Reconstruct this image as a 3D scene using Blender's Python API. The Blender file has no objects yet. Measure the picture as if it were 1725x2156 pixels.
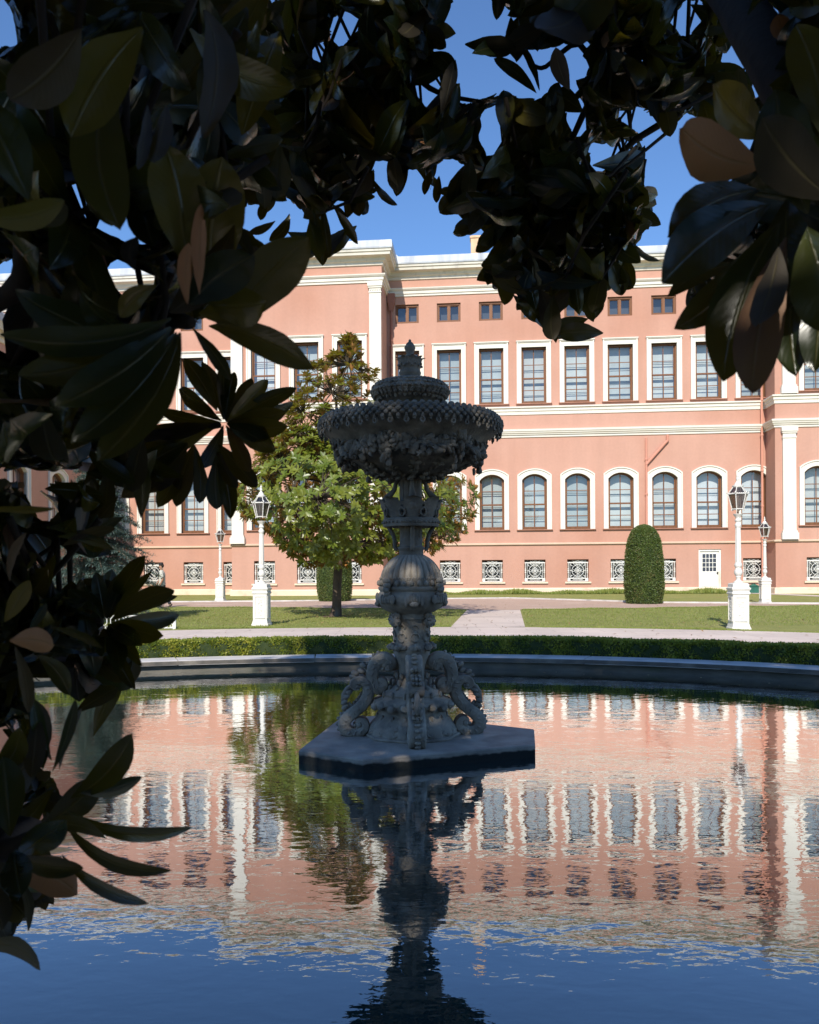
import bpy, math, random
import numpy as np
from mathutils import Vector, Matrix, noise as mnoise
R = math.radians
random.seed(7); NR = np.random.RandomState(11)
scene = bpy.context.scene
COL = scene.collection
PI = math.pi

# ------------------------------------------------------------------ camera
F = 1700.0; HX, HY = 862.5, 1204.0; ROLL = 0.006; CAMZ = 1.38
cam_d = bpy.data.cameras.new("camera"); cam = bpy.data.objects.new("camera", cam_d); COL.objects.link(cam)
cam.location = (0, 0, CAMZ); cam.rotation_euler = (R(90), ROLL, 0)
cam_d.sensor_fit = 'HORIZONTAL'; cam_d.sensor_width = 36; cam_d.lens = F / 1725 * 36
cam_d.shift_y = (HY - 1078) / 1725; cam_d.clip_start = 0.05; cam_d.clip_end = 3000
cam_d.dof.use_dof = True; cam_d.dof.focus_distance = 11; cam_d.dof.aperture_fstop = 15
scene.camera = cam
CR = Vector((math.cos(ROLL), 0, -math.sin(ROLL))); CU = Vector((math.sin(ROLL), 0, math.cos(ROLL))); CF = Vector((0, 1, 0))
CP = Vector((0, 0, CAMZ))
def at(px, py, Z):
    return CP + CR * ((px - HX) / F * Z) + CU * (-(py - HY) / F * Z) + CF * Z
def proj(p):
    d = Vector(p) - CP; z = max(d.dot(CF), 1e-3)
    return HX + F * d.dot(CR) / z, HY - F * d.dot(CU) / z

# ------------------------------------------------------------------ light
AZ, EL = R(13), R(38)
S = Vector((-math.sin(AZ) * math.cos(EL), -math.cos(AZ) * math.cos(EL), math.sin(EL)))
w = bpy.data.worlds.new("World"); scene.world = w; w.use_nodes = True
nt = w.node_tree; nt.nodes.clear()
sky = nt.nodes.new('ShaderNodeTexSky'); sky.sky_type = 'NISHITA'; sky.sun_disc = False
sky.sun_elevation = EL; sky.sun_rotation = R(180) + AZ; sky.altitude = 0; sky.air_density = 1.0; sky.dust_density = 0.0; sky.ozone_density = 8.5
bg = nt.nodes.new('ShaderNodeBackground'); bg.inputs[1].default_value = 0.145
out = nt.nodes.new('ShaderNodeOutputWorld'); nt.links.new(sky.outputs[0], bg.inputs[0]); nt.links.new(bg.outputs[0], out.inputs[0])
sl = bpy.data.lights.new("sun", 'SUN'); sl.energy = 4.4; sl.angle = R(0.53); sl.color = (1.0, 0.94, 0.84)
so = bpy.data.objects.new("sun", sl); COL.objects.link(so); so.rotation_euler = S.to_track_quat('Z', 'Y').to_euler(); so.location = (-10, -20, 30)
scene.view_settings.view_transform = 'Standard'; scene.view_settings.look = 'None'
scene.view_settings.exposure = 0.38; scene.view_settings.gamma = 1
scene.render.engine = 'CYCLES'
scene.cycles.caustics_reflective = False; scene.cycles.caustics_refractive = False
scene.cycles.max_bounces = 8; scene.cycles.transparent_max_bounces = 12

# ------------------------------------------------------------------ materials
def N(nt, t, **kw):
    n = nt.nodes.new(t)
    for k, v in kw.items(): setattr(n, k, v)
    return n
def mat(name, c1, c2=None, scale=5.0, rough=0.7, bump=0.0, bscale=None, detail=5, spec=0.3, c3=None, s3=0.6, stretch=None, metal=0.0, bdist=0.02, lo=0.35, hi=0.65, lo3=0.55, hi3=0.75):
    m = bpy.data.materials.new(name); m.use_nodes = True; nt = m.node_tree; b = nt.nodes['Principled BSDF']
    b.inputs['Roughness'].default_value = rough; b.inputs['Specular IOR Level'].default_value = spec; b.inputs['Metallic'].default_value = metal
    tc = N(nt, 'ShaderNodeTexCoord'); src = tc.outputs['Object']
    if stretch:
        mp = N(nt, 'ShaderNodeMapping'); mp.inputs['Scale'].default_value = stretch; nt.links.new(src, mp.inputs[0]); src = mp.outputs[0]
    if c2 is None: b.inputs['Base Color'].default_value = (*c1, 1)
    else:
        n1 = N(nt, 'ShaderNodeTexNoise'); n1.inputs['Scale'].default_value = scale; n1.inputs['Detail'].default_value = detail; nt.links.new(src, n1.inputs[0])
        r = N(nt, 'ShaderNodeMapRange'); r.inputs[1].default_value = lo; r.inputs[2].default_value = hi; nt.links.new(n1.outputs[0], r.inputs[0])
        mx = N(nt, 'ShaderNodeMix', data_type='RGBA'); mx.inputs[6].default_value = (*c1, 1); mx.inputs[7].default_value = (*c2, 1); nt.links.new(r.outputs[0], mx.inputs[0])
        res = mx.outputs[2]
        if c3:
            n2 = N(nt, 'ShaderNodeTexNoise'); n2.inputs['Scale'].default_value = s3; n2.inputs['Detail'].default_value = 6; nt.links.new(src, n2.inputs[0])
            r2 = N(nt, 'ShaderNodeMapRange'); r2.inputs[1].default_value = lo3; r2.inputs[2].default_value = hi3; nt.links.new(n2.outputs[0], r2.inputs[0])
            m2 = N(nt, 'ShaderNodeMix', data_type='RGBA'); m2.inputs[7].default_value = (*c3, 1); nt.links.new(res, m2.inputs[6]); nt.links.new(r2.outputs[0], m2.inputs[0]); res = m2.outputs[2]
        nt.links.new(res, b.inputs['Base Color'])
    if bump:
        nb = N(nt, 'ShaderNodeTexNoise'); nb.inputs['Scale'].default_value = bscale or scale * 4; nb.inputs['Detail'].default_value = 8; nb.inputs['Roughness'].default_value = .6; nt.links.new(src, nb.inputs[0])
        bp = N(nt, 'ShaderNodeBump'); bp.inputs['Strength'].default_value = bump; bp.inputs['Distance'].default_value = bdist; nt.links.new(nb.outputs[0], bp.inputs['Height']); nt.links.new(bp.outputs[0], b.inputs['Normal'])
    return m
M = {}
M['pink'] = mat('pink_render', (.50, .278, .208), (.535, .303, .228), 0.35, .9, .15, 30, c3=(.46, .232, .162), s3=.16, bdist=.01, lo3=.45, hi3=.75)
def weather(m, amt=.10, sx=1.6, sz=.10, fine=.05):
    nt = m.node_tree; b = nt.nodes['Principled BSDF']; src = b.inputs['Base Color'].links[0].from_socket; tc = N(nt, 'ShaderNodeTexCoord')
    for sc_, a in (((sx, sx, sz), amt), ((7, 7, 7), fine)):
        mp = N(nt, 'ShaderNodeMapping'); mp.inputs['Scale'].default_value = sc_; nt.links.new(tc.outputs['Object'], mp.inputs[0])
        n = N(nt, 'ShaderNodeTexNoise'); n.inputs['Scale'].default_value = 1; n.inputs['Detail'].default_value = 6; nt.links.new(mp.outputs[0], n.inputs[0])
        r = N(nt, 'ShaderNodeMapRange'); r.inputs[1].default_value = .35; r.inputs[2].default_value = .72; r.inputs[3].default_value = 1 + a*.3; r.inputs[4].default_value = 1 - a; nt.links.new(n.outputs[0], r.inputs[0])
        mu = N(nt, 'ShaderNodeVectorMath', operation='SCALE'); nt.links.new(src, mu.inputs[0]); nt.links.new(r.outputs[0], mu.inputs['Scale']); src = mu.outputs[0]
    nt.links.new(src, b.inputs['Base Color'])
weather(M['pink'], .055, fine=.04)
M['white'] = mat('white_stucco', (.72, .68, .60), (.68, .63, .55), 1.2, .8, .1, 20, bdist=.01)
M['cornice'] = mat('weathered_cornice', (.70, .65, .56), (.60, .56, .48), 0.8, .85, .2, 12, c3=(.46, .43, .38), s3=2.2, bdist=.01, stretch=(1, 1, .3))
M['cream'] = mat('cream_stone', (.66, .56, .42), (.74, .62, .46), 1.3, .85, .3, 15, c3=(.60, .38, .26), s3=.8, bdist=.01)
M['lead'] = mat('lead_roof', (.42, .44, .48), (.55, .57, .60), 2.5, .55, .3, 9, c3=(.30, .32, .36), s3=1.2, stretch=(1, 1, .2), bdist=.02)
M['brown'] = mat('brown_wood', (.16, .062, .024), (.20, .085, .035), 3, .5, .1, 40, stretch=(3, 3, .4))
M['sillm'] = mat('sill_terracotta', (.42, .2, .14), (.34, .17, .12), 3, .8)
M['blind'] = mat('pale_blind', (.76, .79, .77), (.68, .72, .71), 1.5, .8)
M['blindline'] = mat('blind_fold', (.20, .22, .23))
M['dark'] = mat('dark_room', (.02, .02, .022))
M['grille'] = mat('white_iron', (.80, .79, .75), (.70, .67, .60), 6, .5, .1, 40)
M['door'] = mat('white_door_paint', (.80, .78, .72), (.70, .67, .58), 2, .5, c3=(.62, .55, .42), s3=1.5, stretch=(2, 2, .5))
M['chim'] = mat('chimney_plaster', (.62, .40, .24), (.70, .48, .30), 2, .85, .2)
M['lampw'] = mat('white_lamp_paint', (.70, .68, .62), (.62, .59, .53), 3, .45, .15, 25, c3=(.55, .47, .36), s3=5, bdist=.005, lo3=.66, hi3=.8)
M['rust'] = mat('rusty_iron', (.18, .07, .03), (.1, .05, .03), 9, .8)
M['green'] = mat('green_paint', (.02, .10, .07), (.03, .13, .09), 4, .5)
M['stone2'] = mat('sooty_carved_stone', (.23, .205, .17), (.105, .095, .08), 7, .85, .9, 38, c3=(.36, .32, .25), s3=3.5, bdist=.012, lo3=.6, hi3=.85)  # darker carved stone colour for the upper fountain parts
M['bark2'] = mat('dark_bark', (.05, .038, .028), (.03, .024, .018), 12, .9, .8, 40, bdist=.006)
M['stone'] = mat('dark_carved_stone', (.38, .33, .265), (.19, .165, .135), 7, .85, .9, 38, c3=(.52, .46, .37), s3=3.5, bdist=.012, lo3=.55, hi3=.8)
M['slab'] = mat('slab_stone', (.42, .37, .31), (.27, .24, .205), 4, .8, .6, 30, c3=(.58, .51, .42), s3=2.5, bdist=.01)
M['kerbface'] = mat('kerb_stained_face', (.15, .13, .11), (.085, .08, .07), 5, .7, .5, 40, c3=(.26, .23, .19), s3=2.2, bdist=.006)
M['kerb'] = mat('kerb_marble', (.62, .58, .55), (.50, .47, .45), 2.5, .6, .35, 30, c3=(.27, .25, .22), s3=1.7, bdist=.006)
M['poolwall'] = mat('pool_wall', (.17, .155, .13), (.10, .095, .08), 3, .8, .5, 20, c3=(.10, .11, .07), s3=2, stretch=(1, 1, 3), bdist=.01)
M['trunk'] = mat('bark', (.11, .075, .05), (.055, .04, .03), 6, .9, 1, 18, bdist=.02, stretch=(1, 1, .4), c3=(.2, .17, .13), s3=3)
M['twig'] = mat('twig_bark', (.10, .075, .05), (.06, .05, .035), 20, .85, .6, 60, bdist=.003)
M['soil'] = mat('soil', (.12, .08, .05), (.08, .055, .035), 8, .95, 1, 30)
M['skin'] = mat('skin', (.36, .19, .12)); M['hair'] = mat('hair', (.015, .012, .01), (.03, .022, .018), 60)
M['shirt'] = mat('shirt', (.52, .50, .42), (.46, .44, .37), 8, .9); M['trouser'] = mat('trousers', (.03, .03, .035), (.045, .045, .05), 20, .9); M['shoe'] = mat('shoes', (.05, .04, .035))

def glassmat(name, tint, trans, ior=1.5, rough=.01):
    m = bpy.data.materials.new(name); m.use_nodes = True; nt = m.node_tree; nt.nodes.clear()
    o = N(nt, 'ShaderNodeOutputMaterial'); g = N(nt, 'ShaderNodeBsdfGlossy'); g.inputs['Roughness'].default_value = rough
    t = N(nt, 'ShaderNodeBsdfTransparent'); t.inputs[0].default_value = (*trans, 1)
    d = N(nt, 'ShaderNodeBsdfDiffuse'); d.inputs[0].default_value = (*tint, 1)
    a = N(nt, 'ShaderNodeMixShader'); a.inputs[0].default_value = .12; nt.links.new(t.outputs[0], a.inputs[1]); nt.links.new(d.outputs[0], a.inputs[2])
    fr = N(nt, 'ShaderNodeLayerWeight'); fr.inputs[0].default_value = .5
    pw = N(nt, 'ShaderNodeMath', operation='POWER'); pw.inputs[1].default_value = 4; nt.links.new(fr.outputs['Facing'], pw.inputs[0])
    mr = N(nt, 'ShaderNodeMath', operation='MULTIPLY_ADD'); mr.inputs[1].default_value = .85; mr.inputs[2].default_value = .10; mr.use_clamp = True; nt.links.new(pw.outputs[0], mr.inputs[0])
    b = N(nt, 'ShaderNodeMixShader'); nt.links.new(mr.outputs[0], b.inputs[0]); nt.links.new(a.outputs[0], b.inputs[1]); nt.links.new(g.outputs[0], b.inputs[2])
    tc = N(nt, 'ShaderNodeTexCoord'); nz = N(nt, 'ShaderNodeTexNoise'); nz.inputs['Scale'].default_value = 1.6; nz.inputs['Detail'].default_value = 1; nt.links.new(tc.outputs['Object'], nz.inputs[0])
    bp = N(nt, 'ShaderNodeBump'); bp.inputs['Strength'].default_value = .5; bp.inputs['Distance'].default_value = .006; nt.links.new(nz.outputs[0], bp.inputs['Height']); nt.links.new(bp.outputs[0], g.inputs['Normal'])
    nt.links.new(b.outputs[0], o.inputs[0]); return m
M['glass'] = glassmat('window_glass', (.12, .14, .17), (.93, .96, .97))
M['lglass'] = glassmat('lantern_glass', (.10, .09, .085), (.42, .38, .36), 1.45, .12)

def water_mat():
    m = bpy.data.materials.new('pool_water'); m.use_nodes = True; nt = m.node_tree; nt.nodes.clear()
    o = N(nt, 'ShaderNodeOutputMaterial'); g = N(nt, 'ShaderNodeBsdfGlossy'); g.inputs['Roughness'].default_value = .004; g.inputs['Color'].default_value = (.97, .98, 1, 1)
    d = N(nt, 'ShaderNodeBsdfDiffuse'); d.inputs[0].default_value = (.006, .03, .032, 1)
    fr = N(nt, 'ShaderNodeFresnel'); fr.inputs[0].default_value = 1.333
    ma = N(nt, 'ShaderNodeMath', operation='MULTIPLY_ADD'); ma.inputs[1].default_value = 2.9; ma.inputs[2].default_value = .09; nt.links.new(fr.outputs[0], ma.inputs[0])
    mn = N(nt, 'ShaderNodeMath', operation='MINIMUM'); mn.inputs[1].default_value = .93; nt.links.new(ma.outputs[0], mn.inputs[0])
    mx = N(nt, 'ShaderNodeMixShader'); nt.links.new(mn.outputs[0], mx.inputs[0]); nt.links.new(d.outputs[0], mx.inputs[1]); nt.links.new(g.outputs[0], mx.inputs[2])
    tc = N(nt, 'ShaderNodeTexCoord'); mp = N(nt, 'ShaderNodeMapping'); mp.inputs['Rotation'].default_value = (0, 0, R(12)); mp.inputs['Scale'].default_value = (.75, 1.35, 1); nt.links.new(tc.outputs['Object'], mp.inputs[0])
    prev = None
    for sc, dist, det in ((1.1, .0038, 1.0), (5.5, .0015, 2.0), (17, .00050, 2.5)):
        nz = N(nt, 'ShaderNodeTexNoise'); nz.inputs['Scale'].default_value = sc; nz.inputs['Detail'].default_value = det; nz.inputs['Distortion'].default_value = .4; nt.links.new(mp.outputs[0], nz.inputs[0])
        bp = N(nt, 'ShaderNodeBump'); bp.inputs['Strength'].default_value = 1; bp.inputs['Distance'].default_value = dist; nt.links.new(nz.outputs[0], bp.inputs['Height'])
        if prev: nt.links.new(prev.outputs[0], bp.inputs['Normal'])
        prev = bp
    nt.links.new(prev.outputs[0], g.inputs['Normal']); nt.links.new(mx.outputs[0], o.inputs[0]); return m
M['water'] = water_mat()

def leaf_mat(name, tops, under, rough=.32, trans=(.25, .22, .02), tw=.15, spec=.5, veins=False, under2=None, upow=1.0):
    m = bpy.data.materials.new(name); m.use_nodes = True; nt = m.node_tree; b = nt.nodes['Principled BSDF']; o = nt.nodes['Material Output']
    at_ = N(nt, 'ShaderNodeAttribute'); at_.attribute_name = 'rnd'
    cr = N(nt, 'ShaderNodeValToRGB'); els = cr.color_ramp.elements
    els[0].position = 0; els[0].color = (*tops[0], 1); els[1].position = 1; els[1].color = (*tops[-1], 1)
    for i, c in enumerate(tops[1:-1]):
        e = els.new((i + 1) / (len(tops) - 1)); e.color = (*c, 1)
    nt.links.new(at_.outputs['Fac'], cr.inputs[0])
    geo = N(nt, 'ShaderNodeNewGeometry'); mx = N(nt, 'ShaderNodeMix', data_type='RGBA')
    ur = N(nt, 'ShaderNodeMix', data_type='RGBA'); ur.inputs[6].default_value = (*under, 1); ur.inputs[7].default_value = (*(under2 or under), 1); upw = N(nt, 'ShaderNodeMath', operation='POWER'); upw.inputs[1].default_value = upow; nt.links.new(at_.outputs['Fac'], upw.inputs[0]); nt.links.new(upw.outputs[0], ur.inputs[0])
    nt.links.new(geo.outputs['Backfacing'], mx.inputs[0]); nt.links.new(cr.outputs[0], mx.inputs[6]); nt.links.new(ur.outputs[2], mx.inputs[7])
    col = mx.outputs[2]
    if veins:
        uv = N(nt, 'ShaderNodeUVMap'); sep = N(nt, 'ShaderNodeSeparateXYZ'); nt.links.new(uv.outputs[0], sep.inputs[0])
        ab = N(nt, 'ShaderNodeMath', operation='ABSOLUTE'); nt.links.new(sep.outputs[0], ab.inputs[0])
        mid = N(nt, 'ShaderNodeMapRange'); mid.inputs[1].default_value = .03; mid.inputs[2].default_value = .09; mid.inputs[3].default_value = 1; mid.inputs[4].default_value = 0; nt.links.new(ab.outputs[0], mid.inputs[0])
        # side veins
        s1 = N(nt, 'ShaderNodeMath', operation='MULTIPLY'); s1.inputs[1].default_value = -.22; nt.links.new(ab.outputs[0], s1.inputs[0])
        s2 = N(nt, 'ShaderNodeMath', operation='ADD'); nt.links.new(sep.outputs[1], s2.inputs[0]); nt.links.new(s1.outputs[0], s2.inputs[1])
        s3 = N(nt, 'ShaderNodeMath', operation='MULTIPLY'); s3.inputs[1].default_value = 95; nt.links.new(s2.outputs[0], s3.inputs[0])
        s4 = N(nt, 'ShaderNodeMath', operation='SINE'); nt.links.new(s3.outputs[0], s4.inputs[0])
        hh = N(nt, 'ShaderNodeMath', operation='MULTIPLY_ADD'); hh.inputs[1].default_value = .035; nt.links.new(s4.outputs[0], hh.inputs[0]); nt.links.new(mid.outputs[0], hh.inputs[2])
        bp = N(nt, 'ShaderNodeBump'); bp.inputs['Strength'].default_value = .5; bp.inputs['Distance'].default_value = .0015; nt.links.new(hh.outputs[0], bp.inputs['Height']); nt.links.new(bp.outputs[0], b.inputs['Normal'])
        m3 = N(nt, 'ShaderNodeMix', data_type='RGBA'); m3.inputs[7].default_value = (.20, .17, .06, 1); nt.links.new(col, m3.inputs[6])
        f3 = N(nt, 'ShaderNodeMath', operation='MULTIPLY'); f3.inputs[1].default_value = .22; nt.links.new(mid.outputs[0], f3.inputs[0]); nt.links.new(f3.outputs[0], m3.inputs[0]); col = m3.outputs[2]
    nt.links.new(col, b.inputs['Base Color'])
    rr = N(nt, 'ShaderNodeMapRange'); rr.inputs[3].default_value = rough; rr.inputs[4].default_value = .6; nt.links.new(geo.outputs['Backfacing'], rr.inputs[0]); nt.links.new(rr.outputs[0], b.inputs['Roughness'])
    b.inputs['Specular IOR Level'].default_value = spec
    tr = N(nt, 'ShaderNodeBsdfTranslucent'); tr.inputs[0].default_value = (*trans, 1)
    ms = N(nt, 'ShaderNodeMixShader'); ms.inputs[0].default_value = tw; nt.links.new(b.outputs[0], ms.inputs[1]); nt.links.new(tr.outputs[0], ms.inputs[2]); nt.links.new(ms.outputs[0], o.inputs[0])
    return m
M['leafA'] = leaf_mat('magnolia_leaf_near', [(.010, .018, .007), (.016, .024, .008), (.022, .034, .009), (.14, .115, .016)], (.024, .018, .008), .24, (.30, .24, .015), .11, .5, True, (.38, .17, .07), 16.0)  # brightest tones: rusty backs, plus sunlit and backlit looks put into the colour
M['leafM'] = leaf_mat('magnolia_leaf_far', [(.06, .095, .012), (.11, .15, .016), (.18, .20, .028), (.08, .11, .014)], (.40, .17, .045), .34, (.42, .40, .03), .22, .4, False, (.28, .15, .05))
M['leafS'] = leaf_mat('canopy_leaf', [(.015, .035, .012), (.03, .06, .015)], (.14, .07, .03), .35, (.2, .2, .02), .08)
M['hedge'] = leaf_mat('box_leaf', [(.05, .09, .012), (.13, .18, .018), (.24, .26, .028), (.36, .34, .04)], (.20, .24, .04), .5, (.45, .48, .03), .25)
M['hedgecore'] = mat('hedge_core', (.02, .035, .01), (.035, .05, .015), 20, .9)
M['yew'] = leaf_mat('yew_leaf', [(.045, .075, .016), (.075, .115, .02), (.105, .15, .03), (.17, .12, .05)], (.10, .13, .03), .5, (.25, .30, .03), .15)
M['spruce'] = leaf_mat('blue_spruce_needle', [(.035, .065, .05), (.06, .10, .08), (.10, .15, .125), (.17, .22, .18)], (.07, .11, .09), .6, (.12, .2, .15), .12)
M['grassb'] = leaf_mat('grass_blade', [(.15, .20, .04), (.22, .26, .055), (.30, .30, .08)], (.20, .24, .05), .6, (.3, .4, .05), .3)

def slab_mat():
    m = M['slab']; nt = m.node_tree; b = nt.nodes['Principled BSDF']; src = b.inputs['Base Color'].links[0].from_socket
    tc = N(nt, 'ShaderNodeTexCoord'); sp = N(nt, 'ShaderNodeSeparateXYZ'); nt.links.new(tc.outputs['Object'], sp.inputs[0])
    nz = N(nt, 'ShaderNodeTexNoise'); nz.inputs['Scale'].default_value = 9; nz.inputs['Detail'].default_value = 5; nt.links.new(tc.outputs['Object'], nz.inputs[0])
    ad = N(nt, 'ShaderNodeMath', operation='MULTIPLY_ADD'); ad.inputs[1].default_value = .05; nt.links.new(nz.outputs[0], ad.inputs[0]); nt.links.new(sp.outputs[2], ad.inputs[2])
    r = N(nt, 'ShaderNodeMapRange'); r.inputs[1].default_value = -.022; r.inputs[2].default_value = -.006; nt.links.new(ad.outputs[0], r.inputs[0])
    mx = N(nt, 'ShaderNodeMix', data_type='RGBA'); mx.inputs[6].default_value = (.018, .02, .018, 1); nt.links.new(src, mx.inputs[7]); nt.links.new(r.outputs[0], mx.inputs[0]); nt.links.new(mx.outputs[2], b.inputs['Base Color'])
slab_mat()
def lawn_mat():
    m = mat('lawn_grass', (.24, .255, .07), (.30, .30, .085), 1.3, .9, 1.0, 60, c3=(.33, .29, .11), s3=.35, bdist=.03, lo3=.5, hi3=.8)
    nt = m.node_tree; b = nt.nodes['Principled BSDF']; l = b.inputs['Base Color'].links[0]; src = l.from_socket
    n = N(nt, 'ShaderNodeTexNoise'); n.inputs['Scale'].default_value = 28; n.inputs['Detail'].default_value = 4
    tc = N(nt, 'ShaderNodeTexCoord'); nt.links.new(tc.outputs['Object'], n.inputs[0])
    r = N(nt, 'ShaderNodeMapRange'); r.inputs[1].default_value = .3; r.inputs[2].default_value = .7; r.inputs[3].default_value = .68; r.inputs[4].default_value = 1.25; nt.links.new(n.outputs[0], r.inputs[0])
    mu = N(nt, 'ShaderNodeVectorMath', operation='SCALE'); nt.links.new(src, mu.inputs[0]); nt.links.new(r.outputs[0], mu.inputs['Scale']); nt.links.new(mu.outputs[0], b.inputs['Base Color'])
    return m
M['lawn'] = lawn_mat()
M['paving'] = mat('pale_paving', (.66, .55, .475), (.56, .47, .41), .8, .7, .4, 25, c3=(.70, .59, .52), s3=.25, bdist=.005)
def paving_mat():
    m = M['paving']; nt = m.node_tree; b = nt.nodes['Principled BSDF']; src = b.inputs['Base Color'].links[0].from_socket
    tc = N(nt, 'ShaderNodeTexCoord'); br = N(nt, 'ShaderNodeTexBrick'); br.inputs['Scale'].default_value = 1; br.inputs['Mortar Size'].default_value = .012
    br.inputs['Brick Width'].default_value = 1.1; br.inputs['Row Height'].default_value = .55; br.inputs['Color1'].default_value = (1, 1, 1, 1); br.inputs['Color2'].default_value = (.93, .93, .94, 1); br.inputs['Mortar'].default_value = (.72, .7, .68, 1)
    nt.links.new(tc.outputs['Object'], br.inputs[0])
    mx = N(nt, 'ShaderNodeMix', data_type='RGBA', blend_type='MULTIPLY'); mx.inputs[0].default_value = 1; nt.links.new(src, mx.inputs[6]); nt.links.new(br.outputs[0], mx.inputs[7]); nt.links.new(mx.outputs[2], b.inputs['Base Color'])
paving_mat()
M['gravel'] = mat('pink_gravel', (.54, .38, .29), (.40, .28, .22), 40, .9, 1, 90, c3=(.60, .46, .37), s3=.5, bdist=.01)

# ------------------------------------------------------------------ mesh helpers
class MB:
    def __init__(s): s.v = []; s.f = []
    def add(s, vs, fs):
        o = len(s.v); s.v += [tuple(p) for p in vs]; s.f += [tuple(i + o for i in f) for f in fs]; return s
    def box(s, x0, x1, y0, y1, z0, z1):
        return s.add([(x0,y0,z0),(x1,y0,z0),(x1,y1,z0),(x0,y1,z0),(x0,y0,z1),(x1,y0,z1),(x1,y1,z1),(x0,y1,z1)],
              [(0,3,2,1),(4,5,6,7),(0,1,5,4),(1,2,6,5),(2,3,7,6),(3,0,4,7)])
    def lathe(s, prof, n=32, c=(0,0), rf=None, cap=True, a0=0, a1=2*PI):
        full = abs(a1 - a0 - 2*PI) < 1e-6; m = n if full else n + 1
        vs = []
        for (r, z) in prof:
            for k in range(m):
                a = a0 + (a1 - a0) * k / n; rr = r * (rf(a, z) if rf else 1); vs.append((c[0] + rr*math.cos(a), c[1] + rr*math.sin(a), z))
        fs = []
        for i in range(len(prof) - 1):
            for k in range(n if not full else n):
                k2 = (k + 1) % m if full else k + 1
                fs.append((i*m + k, i*m + k2, (i+1)*m + k2, (i+1)*m + k))
        if cap and full:
            fs.append(tuple(range(m))[::-1]); fs.append(tuple((len(prof)-1)*m + k for k in range(m)))
        return s.add(vs, fs)
    def tube(s, pts, r, n=6, closed=False, cap=True):
        pts = [Vector(p) for p in pts]; L = len(pts); rs = r if isinstance(r, (list, tuple)) else [r]*L
        vs = []; prev = None
        for i, p in enumerate(pts):
            if closed: t = pts[(i+1) % L] - pts[i-1]
            else: t = pts[min(i+1, L-1)] - pts[max(i-1, 0)]
            if t.length < 1e-9: t = Vector((0,0,1))
            t.normalize()
            if prev is None:
                u = t.orthogonal().normalized()
            else:
                u = prev - t * prev.dot(t)
                u = u.normalized() if u.length > 1e-6 else t.orthogonal().normalized()
            prev = u; q = t.cross(u)
            for k in range(n):
                a = 2*PI*k/n; vs.append(p + (u*math.cos(a) + q*math.sin(a)) * rs[i])
        fs = []
        for i in range(L if closed else L-1):
            j = (i+1) % L
            for k in range(n): fs.append((i*n+k, i*n+(k+1)%n, j*n+(k+1)%n, j*n+k))
        if cap and not closed: fs.append(tuple(range(n))[::-1]); fs.append(tuple((L-1)*n+k for k in range(n)))
        return s.add(vs, fs)
    def ell(s, c, r, n=8, m=6, rot=None, jit=0):
        vs = []; c = Vector(c)
        for i in range(m+1):
            th = PI*i/m
            for k in range(n):
                a = 2*PI*k/n; p = Vector((r[0]*math.sin(th)*math.cos(a), r[1]*math.sin(th)*math.sin(a), r[2]*math.cos(th)))
                if jit: p *= 1 + jit*(random.random()-.5)
                if rot: p = rot @ p
                vs.append(c + p)
        fs = [(i*n+k, (i+1)*n+k, (i+1)*n+(k+1)%n, i*n+(k+1)%n) for i in range(m) for k in range(n)]
        return s.add(vs, fs)
    def prism(s, poly, z0, z1):
        n = len(poly); vs = [(x, y, z0) for x, y in poly] + [(x, y, z1) for x, y in poly]
        return s.add(vs, [tuple(range(n))[::-1], tuple(range(n, 2*n))] + [(i, (i+1)%n, n+(i+1)%n, n+i) for i in range(n)])
    def ring(s, outer, inner, y0, y1):   # 2D (x,z) rings, same count, open or closed; extruded in y
        n = len(outer); vs = []
        for y in (y0, y1):
            vs += [(x, y, z) for x, z in outer] + [(x, y, z) for x, z in inner]
        fs = []
        for i in range(n):
            j = (i+1) % n
            fs += [(i, j, n+j, n+i), (2*n+i, 3*n+i, 3*n+j, 2*n+j), (i, 2*n+i, 2*n+j, j), (n+i, n+j, 3*n+j, 3*n+i)]
        return s.add(vs, fs)
    def xf(s, mtx): s.v = [tuple(mtx @ Vector(p)) for p in s.v]; return s
    def build(s, name, m, parent=None, smooth=False, loc=None):
        me = bpy.data.meshes.new(name); me.from_pydata(s.v, [], s.f); me.update()
        if m: me.materials.append(m)
        if smooth:
            me.shade_smooth() if smooth is True else me.set_sharp_from_angle(angle=R(smooth))
            if smooth is not True: me.shade_smooth(); me.set_sharp_from_angle(angle=R(smooth))
        o = bpy.data.objects.new(name, me); COL.objects.link(o)
        if parent: o.parent = parent
        if loc: o.location = loc
        return o
def tag(o, label=None, cat=None, group=None, kind=None):
    if label: o['label'] = label
    if cat: o['category'] = cat
    if group: o['group'] = group
    if kind: o['kind'] = kind
    return o
def empty(name, loc=(0,0,0), rz=0, **kw):
    o = bpy.data.objects.new(name, None); COL.objects.link(o); o.location = loc; o.rotation_euler = (0,0,rz); o.empty_display_size = .3; return tag(o, **kw)
def copy_tree(o, parent=None, loc=None, rz=None):
    c = o.copy(); COL.objects.link(c); c.parent = parent
    if loc is not None: c.location = loc
    if rz is not None: c.rotation_euler = (0,0,rz)
    for ch in [x for x in bpy.data.objects if x.parent == o]: copy_tree(ch, c)
    return c

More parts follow.
